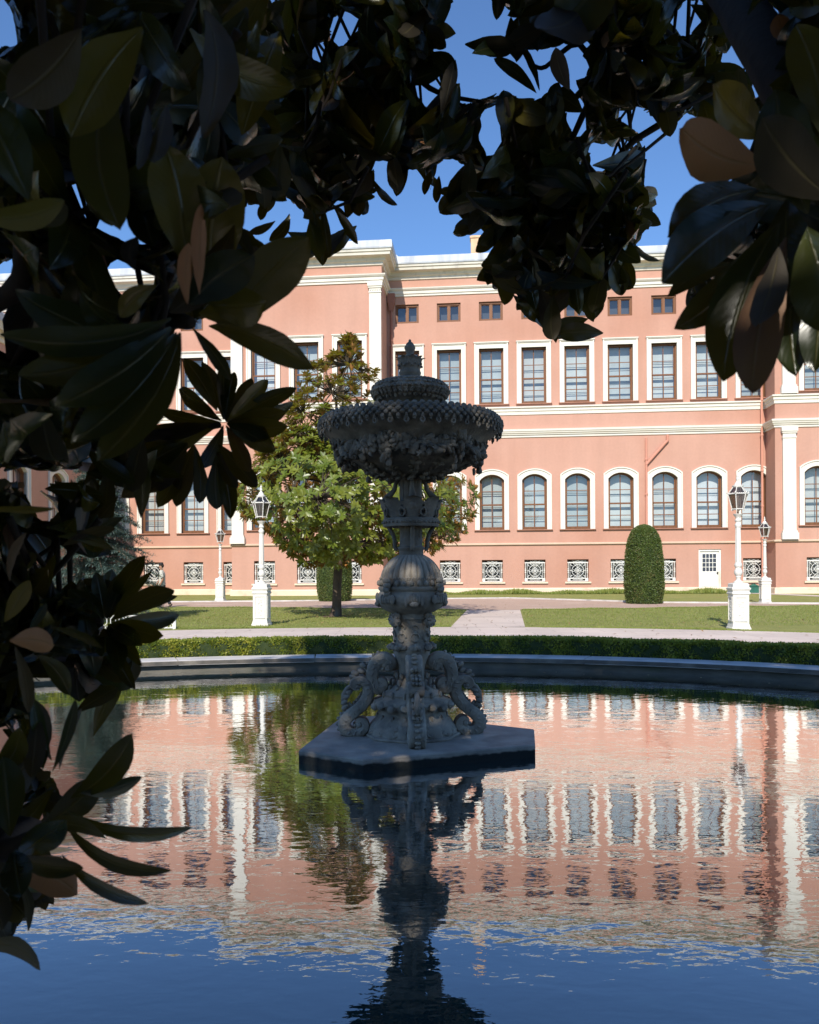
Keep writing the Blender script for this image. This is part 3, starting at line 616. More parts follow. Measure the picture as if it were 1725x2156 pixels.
# white door
du = K9[7]+.02; dr = MB(); dr.ring([(-.65, 0), (.65, 0), (.65, 2.48), (-.65, 2.48)], [(-.56, .0), (.56, .0), (.56, 2.36), (-.56, 2.36)], .05, .3)
dr.ring([(-.56, .02), (.56, .02), (.56, 2.34), (-.56, 2.34)], [(-.40, 1.16), (.40, 1.16), (.40, 2.2), (-.40, 2.2)], .12, .18)
for k in range(1, 4): dr.box(-.4+.2*k-.016, -.4+.2*k+.016, .125, .175, 1.16, 2.2); dr.box(-.4, .4, .127, .173, 1.16+.26*k-.016, 1.16+.26*k+.016)
dr.box(-.42, -.04, .10, .121, .25, .98); dr.box(.04, .42, .10, .121, .25, .98)
door = dr.build('door', M['door'], pal, loc=(du, 0, .14))
MB().add([(-.45, .16, 1.1), (.45, .16, 1.1), (.45, .16, 2.25), (-.45, .16, 2.25)], [(0, 1, 2, 3)]).add([(-.66, .5, 0), (.66, .5, 0), (.66, .5, 2.5), (-.66, .5, 2.5)], [(0, 1, 2, 3)]).build('pane', mat('door_glass', (.03, .035, .06), None, rough=.1, spec=.6), door)
MB().box(.46, .50, .04, .12, 1.0, 1.14).box(.40, .50, .03, .06, 1.07, 1.10).build('handle', M['dark'], door)
MB().box(-.75, .75, -.35, .05, -.14, .0).build('doorstep', M['cream'], door)
# green cabinet by the wall
gc = MB(); gc.box(-.26, .26, -.2, .15, 0, .40); gc.add([(-.30, -.24, .40), (.30, -.24, .40), (.30, .15, .40), (-.30, .15, .40), (0, -.24, .56), (0, .15, .56)], [(0, 1, 4), (1, 2, 5, 4), (3, 0, 4, 5), (2, 3, 5), (0, 3, 2, 1)])
g = gc.build('utility_box', M['green']); q = pal.matrix_basis @ Vector((K9[8]-.16, -.32, 0)); g.location = Matrix.Rotation(-PHI, 3, 'Z') @ Vector((K9[8]-.16, -.32, 0)) + Vector((0, 50, 0)); g.rotation_euler = (0, 0, -PHI)
tag(g, 'small dark green gabled box against the palace wall beside the white door', 'utility box')
# ================================================================== FOUNTAIN
FX, FY = .015, 6.96
ft = empty('fountain', (FX, FY, -.02), label='tiered carved grey stone fountain standing on a plinth in the middle of the pool', cat='fountain')
def L(zabs): return zabs + .02
plv = [(-.882, 6.37), (-.355, 6.03), (1.006, 6.51), (1.096, 7.147), (-.105, 7.92), (-.672, 7.78)]
pl = [(x-FX, y-FY) for x, y in plv]
def inset(poly, d):
    c = Vector((sum(p[0] for p in poly)/len(poly), sum(p[1] for p in poly)/len(poly))); return [tuple(c + (Vector(p)-c)*(1-d/(Vector(p)-c).length)) for p in poly]
mb = MB(); p1 = inset(pl, .0); p0 = inset(pl, .008); n = len(pl)
vs = [(x, y, -.5) for x, y in p1] + [(x, y, -.012) for x, y in p1] + [(x, y, 0) for x, y in p0]
mb.add(vs, [(k*n+i, k*n+(i+1) % n, (k+1)*n+(i+1) % n, (k+1)*n+i) for k in range(2) for i in range(n)] + [tuple(2*n+i for i in range(n))]); mb.build('plinth', M['slab'], ft)
MB().lathe([(.40, .0), (.405, .012), (.40, .022), (.38, .03), (.36, .034), (.0, .035)], 72, rf=lambda a, z: 1 + .035*math.cos(8*a), cap=False).build('foot_disc', M['stone'], ft, 40)
# bell with ornament
bell = MB()
prof = [(.375, .03), (.37, .06), (.35, .10), (.32, .14), (.29, .175), (.275, .20), (.285, .23), (.315, .26), (.33, .285), (.32, .31), (.27, .33), (.26, .345), (.265, .36), (.25, .38), (.20, .41), (.15, .44), (.118, .49), (.112, .54), (.12, .60), (.14, .66), (.155, .70), (.15, .72)]
def rfb(a, z):
    if z < .18: return 1 + .03*abs(math.sin(8*a)) + .012*math.sin(31*a + z*90)
    if z < .32: return 1 + .05*abs(math.sin(9*a)) + .02*math.sin(27*a + z*60)
    return 1
bell.lathe(prof, 96, rf=rfb, cap=False)
for k in range(18):
    a = 2*PI*k/18; bell.ell((.33*math.cos(a), .33*math.sin(a), .26 + .012*(k % 2)), (.045, .045, .035), 8, 6, jit=.25)
for k in range(16):
    a = 2*PI*k/16; 
    for (zc, rad, w0) in ((.115, .038, 3.6), (.065, .022, -4.2)):
        pts = []
        for q in range(12):
            t = q/11; rr_ = rad*(1-.7*t); b = a + (rr_*math.cos(w0*t*1.6))/.33; z = zc + rr_*math.sin(w0*t*1.6); r = .382 - (z-.04)*.75; pts.append((r*math.cos(b), r*math.sin(b), z))
        bell.tube(pts, [.012*(1-.4*i/11) for i in range(12)], 5)
    bell.ell((.30*math.cos(a+.2), .30*math.sin(a+.2), .165), (.02, .02, .03), 6, 5, jit=.3)
for k in range(14):
    a = 2*PI*k/14
    for q in range(4): z = .35 + .05*q; r = .262 - .12*min(1, q/3)**.7; bell.ell((r*math.cos(a), r*math.sin(a), z + .01), (.018, .018, .03), 6, 5, jit=.3)
for k in range(60):
    a = random.random()*2*PI; z = random.uniform(.04, .16); r = .375 - (z-.04)*.75; bell.ell((r*math.cos(a), r*math.sin(a), z), (.028, .028, .02), 7, 5, jit=.4)
bell.build('bell_base', M['stone'], ft, 50)
# scroll brackets
def c2(x, y): return ((823.5 - x)*.0008, .950 - .0008*y if y < 600 else .47 - (y-600)*.00068)
low = [(248, 690), (210, 690), (188, 645), (222, 598), (290, 596), (345, 650), (355, 740), (330, 830), (280, 905), (212, 975), (145, 1035), (98, 1105), (98, 1180), (145, 1240), (225, 1252), (300, 1215), (325, 1150), (290, 1092), (235, 1100), (232, 1148)]
lth = [12, 20, 28, 34, 40, 46, 50, 50, 50, 50, 52, 52, 50, 46, 42, 38, 32, 26, 20, 12]
upp = [(540, 440), (575, 455), (600, 425), (580, 385), (520, 362), (455, 385), (412, 445), (395, 530), (398, 620), (430, 690), (480, 705), (520, 665), (515, 610), (478, 588), (455, 610)]
uth = [30, 40, 46, 50, 50, 52, 52, 50, 50, 48, 44, 38, 30, 22, 15]
def catm(pts, sub=4):
    P = [Vector((*p, 0)) if len(p) == 2 else Vector(p) for p in pts]; o = []
    for i in range(len(P)-1):
        a, b, c, d = P[max(i-1, 0)], P[i], P[i+1], P[min(i+2, len(P)-1)]
        for s in range(sub):
            t = s/sub; o.append(.5*((2*b) + (c-a)*t + (2*a-5*b+4*c-d)*t*t + (3*b-a-3*c+d)*t**3))
    o.append(P[-1]); return o
def ribbon(mb, pts, th, hw):
    P = catm([(*c2(*p), t*.0008) for p, t in zip(pts, th)], 4)
    m = len(P); vs = []; prof = [(-1, -.75), (-1, .75), (-.75, 1), (-.35, .80), (0, .72), (.35, .80), (.75, 1), (1, .75), (1, -.75), (.75, -1), (.35, -.80), (0, -.72), (-.35, -.80), (-.75, -1)]
    for i in range(m):
        a = P[min(i+1, m-1)] - P[max(i-1, 0)]; t = Vector((a.x, a.y)).normalized(); nn = Vector((-t.y, t.x)); h = P[i].z; ww = hw*(.75 + .25*min(1, h/.036))
        for (s, q) in prof:
            r = P[i].x + nn.x*q*h; z = P[i].y + nn.y*q*h; vs.append((r, s*ww, z))
    n = len(prof); fs = [(i*n+k, i*n+(k+1) % n, (i+1)*n+(k+1) % n, (i+1)*n+k) for i in range(m-1) for k in range(n)]
    fs += [tuple(range(n))[::-1], tuple((m-1)*n+k for k in range(n))]
    mb.add(vs, fs); return P
def bracket():
    mb = MB(); hw = .068; lt2 = [t*1.3 for t in lth]; ut2 = [t*1.3 for t in uth]
    Pl = ribbon(mb, low, lt2, hw); Pu = ribbon(mb, upp, ut2, hw)
    for (P, i0, i1, sgn) in ((Pl, 26, 56, 1), (Pu, 14, 34, 1)):
        for i in range(i0, i1, 2):
            a = P[min(i+1, len(P)-1)] - P[i-1]; t = Vector((a.x, a.y)).normalized(); nn = Vector((-t.y, t.x))
            if nn.x < 0: nn = -nn
            q = P[i] + Vector((nn.x, nn.y, 0))*(P[i].z + .004); mb.ell((q.x, 0, q.y), (.016, .026, .015), 8, 6, jit=.2)
    # eyes and flowers
    for (x, y, rr) in ((232, 668, .034), (250, 1150, .046), (490, 640, .034), (530, 430, .052)):
        r, z = c2(x, y)
        for s in (-1, 1):
            mb.ell((r, s*.045, z), (rr*.6, .026, rr*.6), 10, 6)
            for k in range(6): a = PI*k/3; mb.ell((r + rr*.75*math.cos(a), s*.048, z + rr*.75*math.sin(a)), (rr*.34, .016, rr*.34), 6, 5, jit=.2)
    # acanthus tips and hanging leaf between scrolls
    for (x, y, a) in ((150, 740, 3.5), (120, 800, 3.7), (95, 870, 3.8), (100, 930, 3.9), (300, 440, 2.6), (280, 500, 2.8), (210, 520, 3.0), (190, 560, 3.1)):
        r, z = c2(x, y)
        for s in (-1, 0, 1): mb.ell((r, s*.028, z), (.034, .018, .02), 7, 5, Matrix.Rotation(a, 3, 'Y'), jit=.3)
    mb.tube([(c2(*p)[0], 0, c2(*p)[1]) for p in ((190, 650), (130, 700), (98, 770), (92, 850), (110, 920), (150, 950), (160, 900), (140, 870))], [.018, .022, .026, .026, .024, .02, .016, .012], 8)
    # leaf veins along the sides
    for P, i0, i1 in ((Pl, 16, 60), (Pu, 10, 40)):
        for i in range(i0, i1, 3):
            for s in (-1, 1):
                q = P[i]; mb.ell((q.x, s*hw, q.y), (.024, .007, .010), 6, 4, Matrix.Rotation(.8 + i*.12, 3, 'Y'))
    # upper tie into the shaft
    r0, z0 = c2(600, 420); mb.ell((r0-.03, 0, z0-.01), (.06, .045, .055), 10, 7, jit=.1)
    return mb.build('scroll_bracket', M['stone'], ft, 60)
br = bracket()
for i, a in enumerate((-86, 4, 94, 184)):
    o = br if i == 0 else br.copy()
    if i: COL.objects.link(o); o.parent = ft
    o.rotation_euler = (0, 0, R(a))
# shaft
sh = MB(); sh.lathe([(.15, .70), (.165, .73), (.155, .76), (.145, .80), (.15, .86), (.148, .93), (.138, .97), (.142, .985), (.16, 1.0), (.158, 1.03), (.165, 1.05)], 48, rf=lambda a, z: 1 + .03*math.cos(8*a), cap=False)
for k in range(8):
    a = 2*PI*k/8 + .2
    def P3(r, b, z): return (r*math.cos(b), r*math.sin(b), z)
    for rad, zc in ((.038, .845), (.03, .92)):
        sh.tube([P3(.153, a + rad*math.cos(t)/.15, zc + rad*math.sin(t)) for t in np.linspace(0, 5.2, 12)], .009, 5)
    sh.ell(P3(.155, a, .88), (.016, .016, .016), 6, 5)
    for kk in range(3): sh.ell(P3(.185 - .012*kk, a + .12*(kk-1), .755 + .012*(kk % 2)), (.032, .032, .028), 8, 6, jit=.3)
for k in range(4):
    a = R(-86 + 90*k + 45); c, s = math.cos(a), math.sin(a)
    sh.ell((.205*c, .205*s, .985), (.045, .045, .045), 10, 8, jit=.25); sh.ell((.19*c, .19*s, 1.03), (.035, .035, .03), 8, 6, jit=.3)
    for kk in range(7): b = a + .16*math.cos(kk*.9); sh.ell((.225*math.cos(b), .225*math.sin(b), .985 + .035*math.sin(kk*.9)), (.018, .018, .018), 6, 5, jit=.2)
sh.build('shaft', M['stone'], ft, 50)
# bulb
bu = MB(); bu.lathe([(.16, 1.04), (.20, 1.06), (.255, 1.09), (.285, 1.13), (.295, 1.17), (.292, 1.20), (.275, 1.225), (.27, 1.235), (.285, 1.25), (.285, 1.27), (.27, 1.28), (.272, 1.33), (.275, 1.335), (.262, 1.345)], 64, cap=False, rf=lambda a, z: 1 + (.02*math.cos(16*a) if z < 1.22 else 0))
for k in range(28): a = 2*PI*k/28; bu.ell((.278*math.cos(a), .278*math.sin(a), 1.305), (.022, .022, .026), 7, 6)
for k in range(70): a = 2*PI*k/70; bu.ell((.268*math.cos(a), .268*math.sin(a), 1.345), (.011, .011, .009), 5, 4)
for k in range(8):
    a = R(-86 + 45*k)
    if k % 2:   # corner scroll drops
        for r, z, s in ((.315, 1.325, .034), (.31, 1.285, .036), (.325, 1.25, .03), (.31, 1.215, .028)): bu.ell((r*math.cos(a), r*math.sin(a), z), (s, s, s*.9), 9, 7, jit=.2)
    else:
        for q in range(-3, 4): b = a + q*.075; bu.ell((.293*math.cos(b), .293*math.sin(b), 1.185 - .004*q*q), (.018, .018, .04), 6, 6, Matrix.Rotation(0, 3, 'X'))
        bu.ell((.275*math.cos(a), .275*math.sin(a), 1.13), (.045, .045, .03), 9, 6, jit=.2)
for k in range(4):
    a = R(-86 + 45 + 90*k)
    for q in range(-2, 3): b = a + q*.09; bu.ell((.312*math.cos(b), .312*math.sin(b), 1.17), (.024, .024, .04), 6, 6, jit=.2)
bu.build('bulb', M['stone'], ft, 50)
MB().lathe([(.262, 1.345), (.258, 1.37), (.245, 1.41), (.222, 1.45), (.19, 1.49), (.155, 1.52), (.125, 1.537), (.11, 1.545)], 140, rf=lambda a, z: 1 - .085*abs(math.cos(14*a))**8 + .02, cap=False).build('ribbed_dome', M['stone'], ft, 60)
# column
cn = MB(); cn.lathe([(.108, 1.54), (.104, 1.56), (.106, 1.585), (.118, 1.595), (.120, 1.61), (.100, 1.62), (.098, 1.64)], 40, cap=False)
def flute(a, z): return 1 - .13*max(0, math.cos(8*a))**3 if 1.69 < z < 2.21 else 1
cn.lathe([(.098, 1.64), (.098, 1.68), (.098, 1.70), (.097, 1.95), (.096, 2.20), (.098, 2.22), (.10, 2.26), (.13, 2.33)], 96, rf=flute, cap=False)
for k in range(8): a = 2*PI*(k+.0)/8; cn.tube([(.088*math.cos(a), .088*math.sin(a), z) for z in (1.70, 1.9, 2.18)], .010, 5)
cn.build('column', M['stone2'], ft, 50)
# crown collar with leaves and ring, on curved bars
cr = MB(); cr.lathe([(.12, 1.80), (.235, 1.785), (.243, 1.80), (.238, 1.815), (.245, 1.83), (.24, 1.85), (.232, 1.86), (.225, 1.86), (.22, 1.81), (.12, 1.82)], 64, cap=False)
for k in range(36): a = 2*PI*k/36; cr.ell((.242*math.cos(a), .242*math.sin(a), 1.822), (.012, .012, .012), 6, 5)
def acanthus(mb, a, r0, z0, H, Wd, flare, n=7):
    """upright leaf curling outwards at its tip"""
    vs = []; ct = Vector((math.cos(a), math.sin(a), 0)); tt = Vector((-math.sin(a), math.cos(a), 0))
    for i in range(n+1):
        t = i/n; r = r0 + flare*t**2.2 + (flare*.45 if i == n else 0); z = z0 + H*(t if i < n else .93)
        wd = Wd*(.62 + .5*math.sin(PI*t*.75))*(1 if t < .8 else (.75 if i < n else .3)); lob = 1 + .18*math.cos(i*PI)
        for s, dd in ((-1, .35), (-.5, .08), (0, -.12), (.5, .08), (1, .35)):
            p = ct*(r - dd*Wd*.35) + tt*(s*wd*.5*(lob if abs(s) == 1 else 1)); vs.append((p.x, p.y, z - abs(s)*.02*H))
    m = 5; fs = [(i*m+k, i*m+k+1, (i+1)*m+k+1, (i+1)*m+k) for i in range(n) for k in range(m-1)]
    o = len(mb.v); mb.add(vs, fs)
    vs2 = [(x*.965, y*.965, z) for x, y, z in vs]; mb.add(vs2, [f[::-1] for f in fs])
for k in range(8): acanthus(cr, 2*PI*k/8 + R(4), .225, 1.85, .195, .165, .065, 9)
for k in range(8):
    a = 2*PI*(k+.5)/8 + R(4)
    cr.tube([((.236 + .0)*math.cos(a + .11*math.cos(t)), .236*math.sin(a + .11*math.cos(t)), 1.905 + .035*math.sin(t)) for t in np.linspace(0, 2*PI, 13)], .008, 5)
for k in range(4):
    a = R(4 + 90*k); c, s = math.cos(a), math.sin(a)
    cr.tube([(q.x*c, q.x*s, q.y) for q in catm([(.205, 1.80), (.18, 1.765), (.155, 1.72), (.14, 1.66), (.138, 1.61), (.115, 1.59)], 4)], .018, 8)
    q_ = catm([(.10, 2.20, .016), (.128, 2.16, .018), (.14, 2.11, .02), (.175, 2.065, .026), (.21, 2.02, .036), (.215, 1.97, .046), (.195, 1.93, .04), (.20, 1.88, .02)], 4); cr.tube([(q.x*c, q.x*s, q.y) for q in q_], [q.z for q in q_], 9)
cr.build('leaf_crown', M['stone2'], ft, 60)
# large basin
bs = MB(); bs.lathe([(.11, 2.19), (.17, 2.215), (.28, 2.245), (.39, 2.285), (.49, 2.34), (.555, 2.41), (.605, 2.475), (.655, 2.525), (.72, 2.565), (.765, 2.61), (.775, 2.655), (.755, 2.695), (.72, 2.71), (.68, 2.70), (.62, 2.65), (.4, 2.57), (0, 2.55)], 96, cap=False, rf=lambda a, z: 1 + (.03*math.cos(12*a) + .02*math.sin(31*a + z*40) if z < 2.5 else 0))
basin = bs.build('large_basin', M['stone2'], ft, 60)
rs = MB()
NB = 78
for k in range(NB):
    a = 2*PI*k/NB; c, s = math.cos(a), math.sin(a); rot = Matrix.Rotation(a, 3, 'Z')
    for (r, z, da, sz, fl) in ((.742, 2.707, 0, .030, .8), (.770, 2.687, .5, .026, .9), (.786, 2.659, 0, .027, 1), (.790, 2.633, .5, .023, 1)):
        b = a + da*2*PI/NB; rs.ell((r*math.cos(b), r*math.sin(b), z), (sz*.5, sz*.9, sz*.7), 7, 5, Matrix.Rotation(b, 3, 'Z'), jit=.3)
    if k % 2 == 0:
        rs.tube([((.788-.004*j)*math.cos(a), (.788-.004*j)*math.sin(a), 2.625 - .014*j) for j in range(3)], [.009, .011, .013], 6)
        rs.tube([(.776*math.cos(a + .020*math.cos(t)), .776*math.sin(a + .020*math.cos(t)), 2.571 + .018*math.sin(t)) for t in np.linspace(0, 2*PI, 9)[:-1]], .009, 5, closed=True)
        rs.ell((.770*math.cos(a), .770*math.sin(a), 2.547), (.008, .008, .012), 5, 4)
    else:
        rs.ell((.784*math.cos(a), .784*math.sin(a), 2.605), (.012, .018, .020), 6, 5, rot); rs.ell((.778*math.cos(a), .778*math.sin(a), 2.583), (.009, .011, .012), 6, 4, rot)
rs.build('rim_scales', M['stone2'], basin, 60)
gl = MB(); rr = random.Random(5)
ND = 6
for k in range(ND):
    a0 = 2*PI*k/ND + R(10); a1 = a0 + 2*PI/ND
    for i in range(26):   # swag of fruit
        t = i/25; a = a0 + (a1-a0)*t; sag = 4*t*(1-t); r = .625 - .05*sag; z = 2.50 - .10*sag; sz = .026 + .022*sag
        for q in range(7): gl.ell((r*math.cos(a) + rr.uniform(-.03, .03), r*math.sin(a) + rr.uniform(-.03, .03), z + rr.uniform(-.055, .055)), (sz*rr.uniform(.5, 1.1), sz*rr.uniform(.35, .7), sz*rr.uniform(.7, 1.5)), 7, 5, Matrix.Rotation(rr.uniform(0, 6), 3, (rr.random(), rr.random(), rr.random()+.1)), jit=.4)
    c, s = math.cos(a0), math.sin(a0)   # tassel
    for i in range(9):
        t = i/8; r = .62 - .04*t; z = 2.50 - .24*t; sz = .052*(1-.55*t) if i < 6 else (.02 if i == 6 else .032)
        
        for q in range(4 if i < 7 else 1): gl.ell((r*c + rr.uniform(-.03, .03), r*s + rr.uniform(-.03, .03), z + rr.uniform(-.015, .015)), (sz*rr.uniform(.6, 1), sz*rr.uniform(.4, .9), sz), 8, 6, Matrix.Rotation(rr.uniform(0, 6), 3, 'Z'), jit=.4)
for k in range(12):
    a = 2*PI*k/12 + R(4)
    for i in range(6):
        t = i/5; r = .56 - .36*t; z = 2.41 - .17*t; 
        for q in range(4): gl.ell(((r*.98)*math.cos(a) + rr.uniform(-.03, .03), (r*.98)*math.sin(a) + rr.uniform(-.03, .03), z - .045 + rr.uniform(-.015, .015)), (.036 - .010*t, .022, .022 - .006*t), 8, 6, Matrix.Rotation(rr.uniform(0, 6), 3, (0, rr.random(), 1)), jit=.4)
    if k % 3 == 0: gl.ell((.37*math.cos(a + .2), .37*math.sin(a + .2), 2.30), (.028,)*3, 8, 6, jit=.2)
gl.build('garland', M['stone2'], basin, 70)
# small basin
sb = MB(); sb.lathe([(.19, 2.62), (.165, 2.70), (.155, 2.79), (.17, 2.825), (.24, 2.86), (.30, 2.895), (.328, 2.93), (.332, 2.96), (.315, 2.992), (.275, 3.015), (.22, 3.03), (.10, 3.04), (0, 3.04)], 64, cap=False, rf=lambda a, z: 1 + .02*math.cos(14*a))
small = sb.build('small_basin', M['stone2'], ft, 60)
q = MB()
for k in range(42):
    a = 2*PI*k/42
    for (r, z, da, sz) in ((.245, 3.022, 0, .026), (.29, 3.008, .5, .024), (.322, 2.98, 0, .024), (.334, 2.945, .5, .022)):
        b = a + da*2*PI/42; q.ell((r*math.cos(b), r*math.sin(b), z), (sz*.6, sz, sz*.6), 7, 5, Matrix.Rotation(b, 3, 'Z'))
    
    for zz in (2.94, 2.922, 2.905): q.ell(((.322 - (2.94-zz)*.5)*math.cos(a + zz*9), (.322 - (2.94-zz)*.5)*math.sin(a + zz*9), zz), (.018, .026, .018), 6, 5, Matrix.Rotation(a, 3, 'Z'), jit=.5)
    q.ell((.275*math.cos(a + .07), .275*math.sin(a + .07), 2.885 - .010*((k+1) % 2)), (.018, .020, .02), 6, 5, jit=.5)
q.build('rim_scales', M['stone2'], small, 60)
# top vase
vz = MB(); vz.lathe([(.13, 2.98), (.088, 3.0), (.084, 3.09), (.090, 3.10), (.093, 3.115), (.086, 3.13), (.084, 3.145), (.092, 3.16), (.096, 3.19), (.10, 3.22), (.095, 3.245), (.05, 3.25)], 40, cap=False, rf=lambda a, z: 1 + (.03*math.cos(10*a) if z > 3.06 else 0))
for k in range(9): acanthus(vz, 2*PI*k/9, .092, 3.19, .055, .075, .030, 6)
for k in range(18): a = 2*PI*k/18; vz.ell((.100*math.cos(a), .100*math.sin(a), 3.165 + .016*(k % 2)), (.011, .011, .011), 6, 5, jit=.3)
vz.build('vase', M['stone2'], ft, 60)
MB().lathe([(.05, 3.24), (.034, 3.255), (.031, 3.275), (.038, 3.30), (.048, 3.325), (.047, 3.342), (.036, 3.352), (.034, 3.362), (.024, 3.375), (.012, 3.383), (.013, 3.392), (.009, 3.40), (.0, 3.408)], 28, cap=False).build('finial', M['stone2'], ft, 60)

# ================================================================== LAMPS
def make_lamp():
    root = empty('lamp_post', (0, 0, 0))
    pd = MB()
    def sq(lst):
        vs = []
        for hw, z in lst: vs += [(-hw, -hw, z), (hw, -hw, z), (hw, hw, z), (-hw, hw, z)]
        n = len(lst); fs = [(i*4+k, i*4+(k+1) % 4, (i+1)*4+(k+1) % 4, (i+1)*4+k) for i in range(n-1) for k in range(4)]; fs.append(tuple((n-1)*4+k for k in range(4))); pd.add(vs, fs)
    sq([(.215, 0), (.215, .035), (.20, .06), (.185, .13), (.180, .135), (.180, .80), (.20, .82), (.205, .84), (.20, .86), (.185, .875), (.19, .90), (.21, .93), (.215, .96), (.19, .975), (.182, .99), (.182, 1.05), (.16, 1.07), (.10, 1.08)])
    for k in range(4):
        rm = Matrix.Rotation(k*PI/2, 4, 'Z'); t = MB()
        t.ring([(-.135, .19), (.135, .19), (.135, .765), (-.135, .765)], [(-.112, .215), (.112, .215), (.112, .74), (-.112, .74)], -.196, -.179)
        for j in range(7):
            z = .29 + .06*j; s = (-1)**j
            t.ell((s*.035, -.183, z), (.034, .010, .022), 7, 5, jit=.4); t.ell((-s*.04, -.183, z+.02), (.018, .009, .016), 6, 4, jit=.4); t.ell((0, -.182, z), (.012, .01, .035), 6, 4)
        t.xf(rm); pd.add(t.v, t.f)
    pd.build('pedestal', M['lampw'], root)
    sf = MB(); sf.lathe([(.115, 1.08), (.115, 1.095), (.085, 1.115), (.05, 1.15), (.048, 1.19), (.062, 1.215), (.055, 1.24), (.08, 1.27), (.094, 1.31), (.088, 1.36), (.065, 1.41), (.06, 1.43), (.078, 1.455), (.086, 1.49), (.078, 1.53), (.06, 1.56)], 20, cap=False)
    sf.lathe([(.062, 1.56), (.066, 1.62), (.060, 2.0), (.054, 2.36)], 32, rf=lambda a, z: 1 + .08*math.cos(8*a), cap=False)
    sf.lathe([(.054, 2.36), (.062, 2.38), (.075, 2.42), (.070, 2.44), (.055, 2.46), (.05, 2.49), (.068, 2.51), (.075, 2.53), (.06, 2.545), (.05, 2.57), (.055, 2.60), (.09, 2.64), (.11, 2.675), (.105, 2.68), (.03, 2.685)], 20, cap=False)
    sf.build('shaft', M['lampw'], root, 40)
    MB().lathe([(.018, 2.68), (.022, 2.72), (.014, 2.76), (.03, 2.775)], 8).build('stem', M['rust'], root)
    fr = MB(); n = 6; rb_, rt, z0, z1, zr = .135, .225, 2.79, 3.14, 3.30
    def hp(r, z, k): a = PI/3*k + PI/6*0 + R(0); return Vector((r*math.sin(a), -r*math.cos(a), z))
    for k in range(6):
        # rotate so that one face looks forward
        a = PI/3*k + PI/6; b = a + PI/3
        def Q(r, z, t): return Vector((r*math.sin(t), -r*math.cos(t), z))
        fr.tube([Q(rb_, z0, a), Q(rt, z1, a)], .011, 5); fr.tube([Q(rb_, z0, a), Q(rb_, z0, b)], .014, 5); fr.tube([Q(rt, z1, a), Q(rt, z1, b)], .014, 5)
        fr.tube([Q(rt, z1, a), Q(.11, zr, a)], .010, 5); fr.tube([Q(.11, zr, a), Q(.11, zr, b)], .012, 5)
        fr.ell(Q(rt+.02, z1+.03, a), (.018, .018, .028), 6, 5); fr.ell(Q(rb_+.012, z0-.02, a), (.012, .012, .022), 6, 5)
        for t in (.2, .4, .6, .8): fr.ell(Q(rt, z1, a).lerp(Q(rt, z1, b), t) + Vector((0, 0, .012)), (.014, .014, .012), 5, 4)
        for t in (.15, .35, .55, .75, .9): fr.ell(Q(rb_, z0, a).lerp(Q(rt, z1, a), t)*1.0, (.016, .016, .012), 5, 4)
    fr.build('lantern_frame', M['lampw'], root)
    gl_ = MB(); vs = []
    for r, z in ((rb_-.006, z0), (rt-.006, z1), (.104, zr)):
        for k in range(6): a = PI/3*k + PI/6; vs.append((r*math.sin(a), -r*math.cos(a), z))
    gl_.add(vs, [(i*6+k, i*6+(k+1) % 6, (i+1)*6+(k+1) % 6, (i+1)*6+k) for i in range(2) for k in range(6)]); gl_.build('lantern_glass', M['lglass'], root)
    MB().lathe([(.105, 3.29), (.125, 3.32), (.125, 3.335), (.08, 3.35), (.06, 3.40), (.035, 3.43), (.02, 3.45), (.035, 3.475), (.036, 3.50), (.018, 3.525), (.026, 3.55), (.022, 3.575), (.008, 3.60), (0, 3.64)], 18, cap=False).build('cap', M['lampw'], root, 50)
    return root
lamp = make_lamp()
LL = [(1555, 1325, 'tall white lamp post standing on the right lawn, the largest in view', 3.0),
      (551, 1316.6, 'white lamp post left of the round magnolia, its lantern among green leaves', 0),
      (1611, 1271, 'small distant white lamp post near the green box, right of the door', 0),
      (464, 1265, 'small distant white lamp post, leftmost, in front of the palace wall', 0)]
for i, (px, py, lb, _) in enumerate(LL):
    o = lamp if i == 0 else copy_tree(lamp)
    Z = CAMZ*F/(py - HY + (px-HX)*ROLL*1.0); X = (px-HX)/F*Z
    o.location = (X, Z, 0); o.rotation_euler = (0, 0, -PHI + (0 if i else .03)); o['label'] = lb; o['category'] = 'lamp post'; o['group'] = 'white lantern posts on the lawns'
    o.scale = [(1, 1, 1), (1.02,)*3, (.98,)*3, (1.05,)*3][i]

# ================================================================== LOW IRON FENCE
fe = empty('iron_fence', (-5.78, 19.95, 0), label='low white ornamental iron fence at the edge of the left lawn', cat='fence')
for i in range(3):
    g = MB(); x1 = -i*2.02; x0 = x1 - 2.0
    g.box(x1-.07, x1, -.03, .03, 0, .345); g.box(x0+.0, x1, -.018, .018, .325, .345); g.box(x0, x1, -.018, .018, .02, .04)
    x = x1-.07
    for k in range(9):
        c = x - .107 - .212*k
        def T(p, r=.011): g.tube([(c + a, 0, z) for a, z in p], r, 5)
        T([(-.085, .335), (-.085, .30), (-.045, .26), (-.045, .16), (-.09, .11), (-.10, .08), (-.08, .045), (-.045, .045), (-.03, .07), (-.05, .09)]); T([(.085, .335), (.085, .30), (.045, .26), (.045, .16), (.09, .11), (.10, .08), (.08, .045), (.045, .045), (.03, .07), (.05, .09)])
        g.ell((c, 0, .30), (.02, .012, .02), 6, 4)
    g.build('fence_panel', M['grille'], fe)

